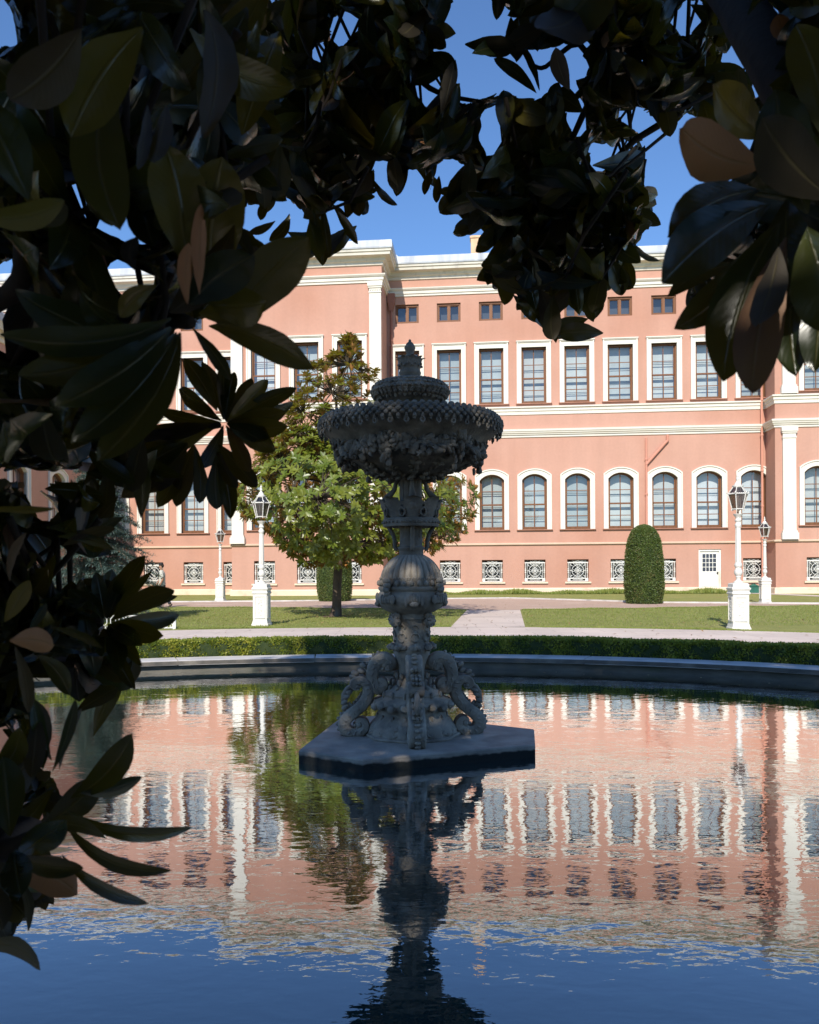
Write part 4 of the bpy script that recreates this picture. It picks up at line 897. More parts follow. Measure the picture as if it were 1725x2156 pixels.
# ================================================================== PERSON
PX, PZ = (341-862)/1700*32.6, 32.6
per = empty('person', (PX, PZ, 0), R(12), label='man in a pale t-shirt and dark trousers walking along the gravel path at the left', cat='person')
def skin(name, pts, edges, rad, m, parent, sub=2):
    me = bpy.data.meshes.new(name); me.from_pydata(pts, edges, []); o = bpy.data.objects.new(name, me); COL.objects.link(o); o.parent = parent; me.materials.append(m)
    md = o.modifiers.new('s', 'SKIN'); 
    for i, v in enumerate(me.skin_vertices[0].data): v.radius = rad[i] if isinstance(rad[i], tuple) else (rad[i], rad[i])
    me.skin_vertices[0].data[0].use_root = True; md.use_smooth_shade = True
    s = o.modifiers.new('u', 'SUBSURF'); s.levels = sub; s.render_levels = sub; return o
# facing -X, left leg forward
B = [(0, 0, .95), (0, 0, 1.15), (-.01, 0, 1.36), (-.02, 0, 1.47), (-.03, 0, 1.55), (-.05, 0, 1.63), (-.04, 0, 1.74),
     (-.02, -.17, 1.42), (.05, -.22, 1.16), (-.06, -.23, .93), (-.09, -.23, .86),
     (-.02, .17, 1.42), (-.10, .22, 1.16), (-.22, .22, .95), (-.25, .22, .88),
     (0, -.09, .90), (.13, -.10, .52), (.30, -.10, .16), (.33, -.10, .06), (.24, -.10, .02),
     (0, .09, .90), (-.14, .10, .52), (-.20, .10, .12), (-.22, .10, .05), (-.33, .10, .03)]
Eg = [(0, 1), (1, 2), (2, 3), (3, 4), (4, 5), (5, 6), (2, 7), (7, 8), (8, 9), (9, 10), (2, 11), (11, 12), (12, 13), (13, 14), (0, 15), (15, 16), (16, 17), (17, 18), (18, 19), (0, 20), (20, 21), (21, 22), (22, 23), (23, 24)]
Rd = [(.11, .15), (.10, .14), (.11, .17), .06, .055, .085, .075, .055, .045, .034, .034, .055, .045, .034, .034, .085, .062, .045, .04, .035, .085, .062, .045, .04, .035]
for hb, hx in ((10, -1), (14, -1)):
    bx, by, bz = B[hb]
    for j in range(5):
        dy = (-.03 + .018*j) if j < 4 else .0; i0 = len(B)
        if j < 4: B += [(bx-.01, by+dy, bz-.06), (bx-.03, by+dy, bz-.10 + .008*abs(j-1.5))]
        else: B += [(bx-.04, by, bz-.03), (bx-.06, by, bz-.055)]
        Eg += [(hb, i0), (i0, i0+1)]; Rd += [.010, .008]
body = skin('body', B, Eg, Rd, M['skin'], per)
hd = MB(); hd.ell((-.035, 0, 1.73), (.098, .083, .095), 14, 10); hd.ell((.0, 0, 1.68), (.075, .078, .08), 12, 8); hd.build('hair', M['hair'], per, True)
sh_ = MB()
for z, rx, ry, cx in ((.90, .135, .185, .0), (.98, .13, .18, .0), (1.1, .125, .175, 0), (1.25, .135, .19, -.005), (1.36, .13, .205, -.01), (1.43, .105, .19, -.015), (1.49, .07, .10, -.02), (1.51, .062, .065, -.022)):
    sh_.v += [(cx + rx*math.cos(2*PI*k/20), ry*math.sin(2*PI*k/20), z) for k in range(20)]
sh_.f += [(i*20+k, i*20+(k+1) % 20, (i+1)*20+(k+1) % 20, (i+1)*20+k) for i in range(7) for k in range(20)]
for s, (sx, ex) in ((-1, (-.02, .03)), (1, (-.02, -.08))): sh_.tube([(sx, s*.13, 1.43), (sx+.005, s*.185, 1.39), ((sx+ex)/2, s*.205, 1.28), (ex, s*.222, 1.20)], [.06, .075, .072, .075], 12, cap=False)
sh_.build('shirt', M['shirt'], per, True)
tr = skin('trousers', [(0, 0, .97), (0, -.09, .88), (.13, -.10, .52), (.29, -.10, .18), (.31, -.10, .12), (0, .09, .88), (-.14, .10, .52), (-.195, .10, .16), (-.20, .10, .10)],
     [(0, 1), (1, 2), (2, 3), (3, 4), (0, 5), (5, 6), (6, 7), (7, 8)], [(.12, .16), .10, .085, .07, .07, .10, .085, .07, .07], M['trouser'], per)
for (x, y, z, t) in ((.30, -.10, .06, .7), (-.26, .10, .04, 0)):
    q = MB(); q.ell((x, y, z), (.13, .05, .045), 12, 8, Matrix.Rotation(-t, 3, 'Y')); q.build('shoe', M['shoe'], per, True)
# ================================================================== VEGETATION
def topiary(px, py, hpx, wpx, label):
    Z = CAMZ*F/(py - (HY - (px-HX)*ROLL)); X = (px-HX)/F*Z; H = hpx/F*Z; Rr = wpx/F*Z/2
    root = empty('topiary', (X, Z, 0), label=label, cat='topiary', group='clipped dome topiaries')
    prof_t = [(0, .86), (.1, .95), (.25, 1.0), (.45, .98), (.62, .93), (.78, .84), (.88, .70), (.95, .50), (.985, .28), (1, 0)]
    def rad(t): 
        return np.interp(t, [p[0] for p in prof_t], [p[1] for p in prof_t])
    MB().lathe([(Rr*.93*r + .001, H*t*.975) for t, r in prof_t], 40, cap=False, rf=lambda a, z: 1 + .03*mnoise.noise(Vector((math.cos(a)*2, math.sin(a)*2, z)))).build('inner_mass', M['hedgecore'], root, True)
    n = 26000; t = NR.rand(n)**.9; a = NR.rand(n)*2*PI; top = NR.rand(n) < .12; t = np.where(top, .9 + .1*NR.rand(n), t)
    r = rad(t)*Rr*(.95 + .055*NR.rand(n)) * (1 + .018*np.sin(a*9 + t*21))
    C = np.stack([r*np.cos(a), r*np.sin(a), t*H], 1)
    nz = np.where(t > .8, (t-.8)*4.5, .0); Nm = norm(np.stack([np.cos(a), np.sin(a), nz], 1)) + randunit(n)*.5
    D = np.stack([0*a, 0*a, .6+0*a], 1) + randunit(n)*.9 + Nm*.6
    cl = np.clip(.4 + .25*NR.normal(size=n) + .2*np.sin(a*5)*np.sin(t*13), 0, 1)
    V, Fq, rn = cards(C, D, Nm, .05 + .035*NR.rand(n), .022 + .02*NR.rand(n), .1, cl); mesh_np('foliage', V, Fq, M['yew'], root, rn)
topiary(1356.5, 1271.3, 165, 80, 'tall clipped dome topiary standing alone on the right lawn before the palace')
topiary(704.5, 1266, 150, 73, 'clipped dome topiary directly behind the trunk of the round magnolia tree')

# ---- leaf whorl tree in the middle distance
def limb(mb, p, q, r0, r1, sag=0.1, n=7):
    p, q = Vector(p), Vector(q); off = Vector((random.uniform(-1, 1), random.uniform(-1, 1), random.uniform(0, 1)))*(q-p).length*sag
    mb.tube([p.lerp(q, t) + off*math.sin(PI*t) for t in [i/n for i in range(n+1)]], [r0 + (r1-r0)*i/n for i in range(n+1)], 7)
MZ = 25.0; base = at(706, 1299, MZ); base.z = 0
mt = empty('magnolia_tree', (base.x, base.y, 0), label='round sunlit magnolia tree with green and rusty leaves on the left lawn', cat='tree')
env = [(702, 722, 738), (725, 715, 750), (745, 700, 762), (765, 660, 765), (785, 640, 800), (810, 630, 822), (840, 612, 815), (870, 600, 830), (900, 585, 850), (930, 560, 860), (960, 540, 862), (990, 525, 860), (1010, 510, 985), (1030, 490, 1010), (1050, 482, 1012), (1075, 488, 1000), (1100, 540, 985), (1120, 565, 978), (1140, 582, 960), (1160, 605, 920), (1175, 622, 820), (1190, 640, 780)]
ey = [e[0] for e in env]; el_ = [e[1] for e in env]; er = [e[2] for e in env]
def W2(px, py, dz):
    return at(px, py, MZ + dz) - Vector((base.x, base.y, 0))
tm = MB(); tb = [(730-40, 1302), (697, 1285), (703, 1255), (708, 1220), (710, 1180), (712, 1140)]
tm.tube([Vector((0, 0, -.1)), Vector((.02, 0, .05)), Vector((.05, 0, .35)), Vector((.06, 0, .9)), Vector((.10, 0, 1.5)), Vector((.12, 0, 2.1)), Vector((.14, 0, 2.8)), Vector((.12, 0, 4.0)), Vector((.2, 0, 5.5)), Vector((.32, 0, 7.3))], [.25, .19, .145, .135, .13, .135, .12, .09, .06, .02], 10)
nodes = [Vector((.13, 0, z)) for z in (2.2, 2.7, 3.2, 4, 4.8, 5.6)]
whs = []; tries = 0
while len(whs) < 2400 and tries < 40000:
    tries += 1
    py = random.choice([random.uniform(760, 1190), random.uniform(700, 1000), random.uniform(900, 1180), random.uniform(930, 1180)]); x0, x1 = np.interp(py, ey, el_), np.interp(py, ey, er)
    px = random.uniform(x0, x1); cx = min((x0+x1)/2, 705 + (x1-x0)*.1); hw = max((x1-x0)/2, 8)
    u = (px - (x0+x1)/2)/hw; dm = hw/F*MZ*math.sqrt(max(0, 1-u*u))*(1.3 if py > 960 else .9)
    dz = random.uniform(-1, 1); dz = math.copysign(abs(dz)**.6, dz)*dm
    if py < 900 and px > 760 and random.random() < .3: continue
    dens = mnoise.noise(Vector((px/48, py/40, dz*1.2)))
    if py < 860 and random.random() < .42: continue
    if dens < (-.21 if py > 900 else -.28): continue
    if mnoise.noise(Vector((px/21, py/17, 5.5 + dz*.6))) < (-.30 if py > 900 else -.16): continue
    if 1010 < py < 1110 and px > 900 and dens < -.1: continue
    whs.append((W2(px, py, dz), u, dz/max(dm, .1), py))
lim = []
for k in range(44):
    wpos = random.choice(whs)[0]; nd = min(nodes, key=lambda q: (q-wpos).length + (3 if q.z > wpos.z else 0)); mid = nd.lerp(wpos, .75); limb(tm, nd, mid, .045, .014, .1); lim.append(mid); lim.append(nd.lerp(wpos, .45))
tm.build('trunk', M['trunk'], mt, True)
tw = MB(); allC, allD, allN, allL, allW, allR = [], [], [], [], [], []
for (wp, u, dd, py) in whs:
    nd = min(lim, key=lambda q: (q-wp).length); 
    if (nd-wp).length < 1.6: limb(tw, nd, wp, .014, .006, .08, 3)
    ax = (wp - Vector((0, 0, 3.8))).normalized() + Vector((0, 0, .55)) + Vector(randunit(1)[0])*.35; ax.normalize()
    o = ax.orthogonal().normalized(); o2 = ax.cross(o); k = random.randint(7, 12); tone = random.random(); ph = random.random()*6
    young = random.random() < (.36 if py < 850 else .22)
    for i in range(k):
        a = ph + i*2.4; el = random.uniform(.9, 1.5) if not young else random.uniform(.35, .75)
        d = ax*math.cos(el) + (o*math.cos(a) + o2*math.sin(a))*math.sin(el); nn = ax*math.sin(el) - (o*math.cos(a) + o2*math.sin(a))*math.cos(el)
        allC.append(wp - ax*.05*i/k); allD.append(d - Vector((0, 0, .12))); allN.append(nn); allL.append(random.uniform(.16, .26)); allW.append(random.uniform(.06, .09)); allR.append(min(1, max(0, tone*.7 + random.random()*.3)))
tw.build('twig', M['twig'], mt)
V, Fq, rn = cards(np.array(allC), np.array(allD), np.array(allN), np.array(allL), np.array(allW), .12, np.array(allR), .08, shaped=True)
mesh_np('foliage', V, Fq, M['leafM'], mt, rn)
so_ = MB(); so_.lathe([(.0, .03), (.35, .025), (.5, .012)], 20, cap=False); so_.build('soil_ring', M['soil'], mt)

# ---- blue conifer at the left
SZ = 23.5; sb0 = at(205, 1250, SZ); sp = empty('conifer_tree', (sb0.x, sb0.y, 0), label='blue green conifer with drooping sprays behind the dark leaves at the far left', cat='tree')
tk = MB(); H = 5.0; tk.tube([(0, 0, -.1), (0, 0, 1.5), (.05, 0, 3), (.05, 0, H)], [.14, .10, .06, .015], 8); 
C_, D_, N_, L_, W_, R_ = [], [], [], [], [], []
for k in range(230):
    z = .25 + (H-.3)*(k/230)**1.05; a = k*2.399 + random.uniform(-.3, .3); ln = (1.95*(1 - z/H)**.75 + .2)*random.uniform(.75, 1.12)
    up = random.uniform(.05, .35); ca, sa = math.cos(a), math.sin(a); pts = []
    for i in range(9):
        t = i/8; pts.append(Vector((ca*ln*t, sa*ln*t, z + ln*(up*t - .42*t*t))))
    tk.tube(pts, [.022*(1-t/9)+.003 for t in range(9)], 4)
    nt_ = int(44*ln) + 10
    for j in range(nt_):
        t = random.uniform(.15, 1.0); f = t*8; i = min(int(f), 7); p = pts[i].lerp(pts[i+1], f-i); side = random.choice((-1, 1)); tl = .36*(1.1-t*.7)*random.uniform(.6, 1.2)
        tdir = (Vector((ca, sa, -.1))*.6 + Vector((-sa, ca, 0))*side*random.uniform(.5, 1.1) + Vector((0, 0, random.uniform(-.35, .25)))).normalized()
        cr_ = random.random()
        m = int(tl/.028)
        for q in range(m):
            c = p + tdir*tl*(q/m); C_.append(c + Vector(randunit(1)[0])*.012); dd = (tdir*.8 + Vector(randunit(1)[0])*.8); D_.append(dd); N_.append((0, 0, 1.0 + .3*random.random())); L_.append(random.uniform(.06, .10)); W_.append(.020); R_.append(min(1, max(0, cr_*.6 + random.random()*.5)))
tk.build('trunk', M['trunk'], sp)
V, Fq, rn = cards(np.array(C_), np.array(D_), np.array(N_) + randunit(len(N_))*.4, np.array(L_), np.array(W_), .1, np.array(R_)); mesh_np('foliage', V, Fq, M['spruce'], sp, rn)

# ---- ground cover tufts along the palace wall and the lawn edges
def tufts(name, pts, h, n, label_kind='stuff', w=.012, spread=.25):
    pts = [Vector(p) for p in pts]; ls = [(pts[i+1]-pts[i]).length for i in range(len(pts)-1)]; tot = sum(ls); C = []
    for _ in range(n):
        s = random.random()*tot; i = 0
        while s > ls[i] and i < len(ls)-1: s -= ls[i]; i += 1
        p = pts[i].lerp(pts[i+1], s/ls[i]); C.append((p.x + random.gauss(0, spread*.5), p.y + random.uniform(-spread, spread), 0))
    C = np.array(C); D = np.array([[0, 0, 1.]]) + NR.normal(size=C.shape)*.35; hh = h*(.5 + .7*NR.rand(len(C)))*(1 + .5*np.sin(C[:, 0]*1.7)*np.sin(C[:, 0]*.63))
    V, Fq, rn = cards(C, D, NR.normal(size=C.shape)*.5 + np.array([[0, -1, .3]]), hh, w, .1); return tag(mesh_np(name, V, Fq, M['grassb'], None, rn), kind=label_kind)
Rm = Matrix.Rotation(-PHI, 3, 'Z')
def PW(u, v): q = Rm @ Vector((u, v, 0)); return (q.x, q.y + 50)
def litter(name, n, fn, cols, z, L):
    C = np.array([(*fn(), z) for _ in range(n)]); V, Fq, rn = cards(C, randunit(n)*np.array([[1, 1, .15]]), np.array([[0, 0, 1.]]) + randunit(n)*.25, L*(.6 + .8*NR.rand(n)), L*.45, .2)
    return tag(mesh_np(name, V, Fq, cols, None, rn), kind='stuff')
M['litter'] = leaf_mat('fallen_leaf', [(.20, .10, .04), (.30, .17, .07), (.38, .28, .12)], (.30, .18, .09), .6, (.2, .1, .03), .05)
def onlawn():
    while True:
        x, y = random.uniform(-12, 14), random.uniform(14.5, 33)
        if ((x-PCX)/9.2)**2 + ((y-PCY)/6.6)**2 > 1: return x, y
litter('leaf_litter', 420, onlawn, M['litter'], .03, .09)
def onwater():
    a = random.uniform(R(20), R(160)); q = 1 - random.random()**2*.5; return PCX + (PA-.15)*q*math.cos(a), PCY + (PB-.15)*q*math.sin(a)
litter('floating_leaves', 90, onwater, M['litter'], WZ + .004, .045)
tufts('ground_cover', [PW(-1, -.9), PW(18.6, -.9)], .24, 9000, w=.05, spread=.5)
tufts('grass', [(-6, 20.05), (-1.2, 20.15), (1.0, 20.1)], .045, 5000, w=.012, spread=.10)
er_ = [(PCX + 16.02*math.cos(a), PCY + 13.12*math.sin(a)) for a in np.linspace(R(76), R(30), 30)]
tufts('grass', er_, .045, 9000, w=.012, spread=.10)
tufts('grass', gnear[1:5], .05, 4000, w=.015, spread=.12); tufts('grass', gnear[5:9], .05, 4000, w=.015, spread=.12)
# scattered blades over the lawns so that they do not read flat
n = 60000; X = NR.uniform(-14, 16, n); Y = NR.uniform(19.8, 33, n)
inner = ((X-PCX)/16.1)**2 + ((Y-PCY)/13.2)**2 > 1; pathx = (X > .95 + (Y-20)*.125) & (X < 2.9 + (Y-20)*.125); gb = np.interp(X, [p[0] for p in gnear], [p[1] for p in gnear])
k = inner & ~pathx & (Y < gb-.05); X, Y = X[k], Y[k]; C = np.stack([X, Y, 0*X], 1)
V, Fq, rn = cards(C, np.array([[0, 0, .8]]) + NR.normal(size=C.shape)*.5, NR.normal(size=C.shape) + np.array([[0, -.6, .6]]), .035 + .03*NR.rand(len(X)), .014, .1); tag(mesh_np('grass', V, Fq, M['grassb'], None, rn), kind='stuff')
# ================================================================== FOREGROUND MAGNOLIAS
WT = [0, .10, .22, .34, .46, .58, .70, .80, .89, .955, 1.0]
WV = [.05, .30, .56, .78, .93, 1.0, .97, .84, .60, .33, .02]
SS = [-1, -.55, 0, .55, 1]
WTa, WVa, SSa = np.array(WT), np.array(WV), np.array(SS, float)
UV0 = np.stack(np.meshgrid(SSa, WTa), -1)
def cross3(a, b): return np.array((a[1]*b[2]-a[2]*b[1], a[2]*b[0]-a[0]*b[2], a[0]*b[1]-a[1]*b[0]))
class LeafSet:
    def __init__(s): s.V = []; s.R = []; s.UV = []; s.n = 0
    def add(s, base, d, nrm, L, W, bend=.15, fold=.18, curv=0.0, rnd=None, twist=0.0, curl=0.0):
        base = np.array(base, float); d = np.array(d, float); d /= np.linalg.norm(d); nrm = np.array(nrm, float)
        a = cross3(d, nrm); a /= max(math.sqrt(a @ a), 1e-6); nrm = cross3(a, d); ph = random.random()*6
        k = (bend*L)*WTa**2 + curl*L*6*np.maximum(0, WTa-.75)**2
        c = base + d*(L*WTa)[:, None] - nrm*k[:, None] + a*(curv*L*4*WTa*(1-WTa))[:, None]
        ct, st = np.cos(twist*WTa)[:, None, None], np.sin(twist*WTa)[:, None, None]
        aa = a*ct + nrm*st; nn = nrm*ct - a*st
        q = SSa[None, :]; wob = .035*np.sin(WTa[:, None]*17 + ph + q*2)*abs(q)
        V = c[:, None, :] + aa*(q*WVa[:, None]*W/2)[..., None] + nn*(fold*abs(q)*WVa[:, None]*W*.5 + wob*W)[..., None]
        uv = UV0
        s.V.append(V.reshape(-1, 3)); s.UV.append(uv.reshape(-1, 2)); s.R.append(random.random() if rnd is None else rnd); s.n += 1
        return V
    def build(s, name, m, parent):
        V = np.concatenate(s.V); n = len(WT); k = []
        for i in range(n-1):
            for j in range(4): k.append((i*5+j, i*5+j+1, i*5+6+j, i*5+5+j))
        k = np.array(k); Fq = (np.arange(s.n)[:, None, None]*(n*5) + k[None]).reshape(-1, 4)
        uv = np.concatenate(s.UV)
        return mesh_np(name, V, Fq, m, parent, np.repeat(s.R, n*5), uv, True)
treeA = empty('magnolia_tree', (-1.7, -1.6, 0), label='dark large leaved magnolia filling the left side and top left corner', cat='tree')
treeB = empty('magnolia_tree', (2.3, -1.3, 0), label='dark magnolia hanging over the top middle and the right edge', cat='tree')
LA, LB = LeafSet(), LeafSet()
cell = 5.0; GX0, GY0, GX1, GY1 = -450, -450, 2175, 2300
GW, GH = int((GX1-GX0)/cell), int((GY1-GY0)/cell)
gx = GX0 + (np.arange(GW)+.5)*cell; gy = GY0 + (np.arange(GH)+.5)*cell
def raster(poly, pad=0):
    P = np.array(poly, float); out = np.zeros((GH, GW), bool)
    x0, x1 = P[:, 0].min(), P[:, 0].max(); y0, y1 = P[:, 1].min(), P[:, 1].max()
    i0, i1 = max(0, int((x0-GX0)/cell)), min(GW, int((x1-GX0)/cell)+2); j0, j1 = max(0, int((y0-GY0)/cell)), min(GH, int((y1-GY0)/cell)+2)
    if i0 >= i1 or j0 >= j1: return out, (0, 0, 0, 0)
    XX, YY = np.meshgrid(gx[i0:i1], gy[j0:j1]); ins = np.zeros(XX.shape, bool); n = len(P)
    for k in range(n):
        xa, ya = P[k]; xb, yb = P[(k+1) % n]
        if ya == yb: continue
        c = ((YY >= ya) != (YY >= yb)) & (XX < (xb-xa)*(YY-ya)/(yb-ya) + xa); ins ^= c
    out[j0:j1, i0:i1] = ins; return out, (i0, i1, j0, j1)
CPa, CFa, CRa, CUa = (np.array(v) for v in (CP, CF, CR, CU))
cover = np.zeros((GH, GW), np.int16)
def outline(V):
    P = np.concatenate([V[:, 0], V[::-1, 4]]) - CPa; z = np.maximum(P @ CFa, 1e-3)
    return np.stack([HX + F*(P @ CRa)/z, HY - F*(P @ CUa)/z], 1)
def mark(V):
    poly = outline(V); m, (i0, i1, j0, j1) = raster(poly)
    if i1 > i0: cover[j0:j1, i0:i1] += m[j0:j1, i0:i1]
# regions of foliage: polygon, tree, depth range, leaf length m, layers, seeds
TOPC = [(560, -440), (955, -440), (952, 5), (936, 40), (912, 60), (940, 92), (924, 102), (953, 132), (955, 155), (972, 205), (1000, 200), (1027, 190), (1060, 182), (1100, 190), (1140, 195), (1150, 182), (1180, 172), (1205, 190), (1222, 150), (1228, 95), (1180, 100), (1130, 100), (1098, 62), (1090, 125), (1066, 102), (1065, 20), (1046, 42), (1035, 10), (1035, -440), (1560, -440), (1560, 60), (1530, 130), (1570, 150), (1550, 210), (1560, 240), (1520, 225), (1500, 280), (1445, 250), (1427, 272), (1412, 290), (1398, 286), (1371, 278), (1371, 345), (1372, 362), (1371, 401), (1392, 415), (1392, 475), (1360, 500), (1345, 526), (1349, 549), (1336, 577), (1329, 606), (1313, 621), (1288, 618), (1264, 642), (1262, 668), (1246, 677), (1235, 640), (1218, 662), (1206, 650), (1192, 630), (1183, 664), (1181, 708), (1168, 720), (1158, 710), (1155, 682), (1142, 669), (1140, 628), (1125, 650), (1088, 652), (1098, 620), (1062, 639), (1034, 618), (1004, 587), (1015, 556), (1040, 530), (1003, 528), (1030, 505), (1004, 495), (955, 490), (966, 462), (927, 446), (945, 425), (905, 424), (890, 395), (872, 370), (850, 378), (835, 409), (828, 395), (812, 400), (800, 420), (779, 436), (762, 456), (748, 440), (730, 455), (718, 430), (700, 450), (690, 470), (691, 530), (680, 556), (668, 540), (664, 505), (650, 480), (616, 440), (600, 425), (560, 445), (524, 430), (524, 380)]
HOLES = [[(877, 175), (895, 152), (918, 165), (905, 195), (915, 215), (890, 200)], [(935, 345), (962, 352), (972, 358), (940, 380), (928, 372)], [(1025, 240), (1040, 238), (1044, 300), (1035, 318), (1022, 290)],
         [(1204, 232), (1220, 215), (1222, 240), (1219, 282), (1207, 262)], [(1308, 240), (1325, 248), (1352, 240), (1370, 262), (1352, 268), (1330, 258)], [(1255, 312), (1283, 316), (1275, 345), (1256, 352)], [(1303, 312), (1327, 305), (1322, 330), (1310, 342)],
         [(1422, 50), (1447, 12), (1476, 18), (1470, 40), (1480, 45), (1450, 65)], [(1602, 30), (1630, 22), (1638, 28), (1622, 50)], [(1335, 108), (1347, 98), (1346, 120)], [(1525, 100), (1545, 80), (1538, 108)], [(1562, 165), (1595, 132), (1620, 130), (1586, 188), (1572, 178)], [(1515, 195), (1535, 215), (1518, 250), (1505, 235)],
         [(708, 55), (725, 33), (745, 48), (745, 62), (728, 65), (720, 90), (712, 85)], [(668, 100), (677, 102), (674, 134)], [(575, 5), (585, 3), (582, 25)], [(615, 205), (625, 208), (634, 228), (618, 225)], [(1300, 188), (1315, 175), (1312, 192)],
         [(600, 500), (617, 462), (611, 480), (590, 505), (565, 508), (560, 480), (575, 470)], [(800, 345), (815, 352), (812, 372), (800, 390)], [(1018, 150), (1040, 158), (1030, 165)]]
TOPL = [(-440, -440), (600, -440), (600, 420), (560, 440), (524, 430), (520, 470), (515, 510), (530, 500), (560, 520), (520, 560), (470, 600), (470, 665), (400, 690), (371, 702), (336, 780), (330, 800), (289, 874), (240, 930), (200, 960), (235, 980), (260, 950), (300, 930), (305, 1040), (254, 1046), (240, 1000), (222, 1020), (220, 1077), (212, 1090), (245, 1108), (205, 1130), (237, 1160), (200, 1180), (130, 1165), (122, 1220), (200, 1210), (220, 1316), (270, 1370), (282, 1392), (250, 1400), (281, 1445), (234, 1472), (210, 1460), (166, 1480), (130, 1465), (100, 1440), (72, 1450), (110, 1600), (140, 1700), (90, 1790), (110, 1900), (50, 1950), (20, 1990), (-440, 2050)]
HL = [[(0, -10), (6, 0), (36, 86), (-40, 99), (-40, -10)], [(96, 48), (112, 55), (102, 63)], [(100, 218), (122, 216), (140, 240), (124, 248)], [(142, 208), (154, 204), (148, 232)],
      [(143, 402), (172, 385), (186, 420), (201, 442), (230, 469), (246, 428), (262, 432), (300, 470), (322, 514), (295, 498), (285, 508), (253, 500), (235, 480), (213, 480), (196, 470), (180, 455)],
      [(238, 560), (262, 552), (300, 566), (322, 584), (312, 612), (268, 622), (256, 600), (244, 590), (232, 575)], [(-50, 590), (28, 550), (38, 562), (14, 602), (44, 660), (42, 685), (10, 700), (-50, 680)], [(52, 745), (78, 742), (76, 762)], [(104, 648), (115, 645), (114, 662)],
      [(-60, 690), (10, 704), (52, 735), (28, 745), (-60, 742)], [(292, 970), (315, 978), (302, 997)], [(55, 1030), (85, 1045), (98, 1072), (120, 1075), (95, 1092), (72, 1062)], [(48, 985), (78, 1000), (92, 1018), (60, 1015)], [(100, 1062), (116, 1052), (112, 1066)],
      [(12, 1125), (26, 1110), (24, 1150), (12, 1165)], [(58, 1128), (82, 1130), (104, 1150), (88, 1180), (70, 1150)], [(135, 1172), (180, 1192), (215, 1200), (205, 1235), (160, 1240), (120, 1232)],
      [(140, 1305), (152, 1300), (150, 1316)], [(176, 1328), (190, 1325), (184, 1345)], [(202, 1338), (212, 1342), (206, 1350)], [(132, 1355), (148, 1362), (142, 1375)], [(118, 1370), (128, 1372), (124, 1380)], [(55, 1430), (72, 1438), (62, 1462)], [(110, 1445), (135, 1430), (165, 1480), (140, 1500), (90, 1500)],
      [(-30, 1545), (20, 1540), (38, 1600), (0, 1630), (-30, 1630)], [(75, 1540), (100, 1530), (110, 1600), (90, 1640)], [(30, 1775), (70, 1740), (85, 1700), (60, 1700), (12, 1760)],
      [(-30, 1972), (-10, 1968), (-30, 2010)]]
RIGHT = [(1560, -440), (2170, -440), (2170, 780), (1725, 766), (1683, 784), (1663, 764), (1665, 722), (1639, 772), (1611, 820), (1585, 844), (1563, 824), (1556, 765), (1553, 750), (1527, 786), (1514, 772), (1505, 728), (1511, 672), (1543, 600), (1583, 538), (1560, 560), (1519, 612), (1487, 644), (1455, 664), (1435, 686), (1423, 640), (1447, 600), (1423, 600), (1411, 560), (1415, 532), (1451, 486), (1419, 484), (1431, 444), (1467, 416), (1540, 372), (1590, 345), (1600, 300), (1565, 210), (1620, 140), (1610, 60), (1560, 60)]
HR = [[(1676, 495), (1690, 492), (1700, 515), (1698, 540), (1690, 535)]]
mTOPC = raster(TOPC)[0]; mTOPL = raster(TOPL)[0]; mR = raster(RIGHT)[0]
ALL = mTOPC | mTOPL | mR
for h in HOLES + HL + HR: ALL &= ~raster(h)[0]
ERO = [4]
def okleaf(V, msk):
    o = outline(V); i = ((o[:, 0]-GX0)/cell).astype(int); j = ((o[:, 1]-GY0)/cell).astype(int); k = (i >= 0) & (i < GW) & (j >= 0) & (j < GH)
    a = msk[j[k], i[k]]
    return bool(a.all())
def rosette(LS, c, axis, L, n, msk, wr=.35, opn=(.6, 1.45), bend=(.05, .3), tone=None, force=False, dirs=None):
    """magnolia shoot tip: leaves spiral round an axis"""
    axis = Vector(axis).normalized(); o = axis.orthogonal().normalized(); o2 = axis.cross(o); ph = random.random()*6; cnt = 0
    for i in range(n):
        a = ph + i*2.4 + random.uniform(-.3, .3); el = random.uniform(*opn); rad = o*math.cos(a) + o2*math.sin(a)
        d = axis*math.cos(el) + rad*math.sin(el) + Vector((0, 0, -.18)); nn = axis*math.sin(el) - rad*math.cos(el)
        l = L*random.uniform(.72, 1.12); b = c - axis*(.02*i*L)
        V = tryleaf(LS, b, d, nn, l, l*wr*random.uniform(.74, 1.08), random.uniform(*bend), msk, tone, force); cnt += V
    return cnt
def tryleaf(LS, b, d, nn, l, w_, bend, msk, tone=None, force=False):
    k = len(LS.V); V = LS.add(b, d, nn, l, w_, bend, random.uniform(.08, .3), random.uniform(-.04, .04), tone, random.uniform(-.25, .25), random.uniform(0, .35))
    if force or okleaf(V, msk): mark(V); return 1
    LS.V.pop(); LS.UV.pop(); LS.R.pop(); LS.n -= 1; return 0
twA, twB = MB(), MB()
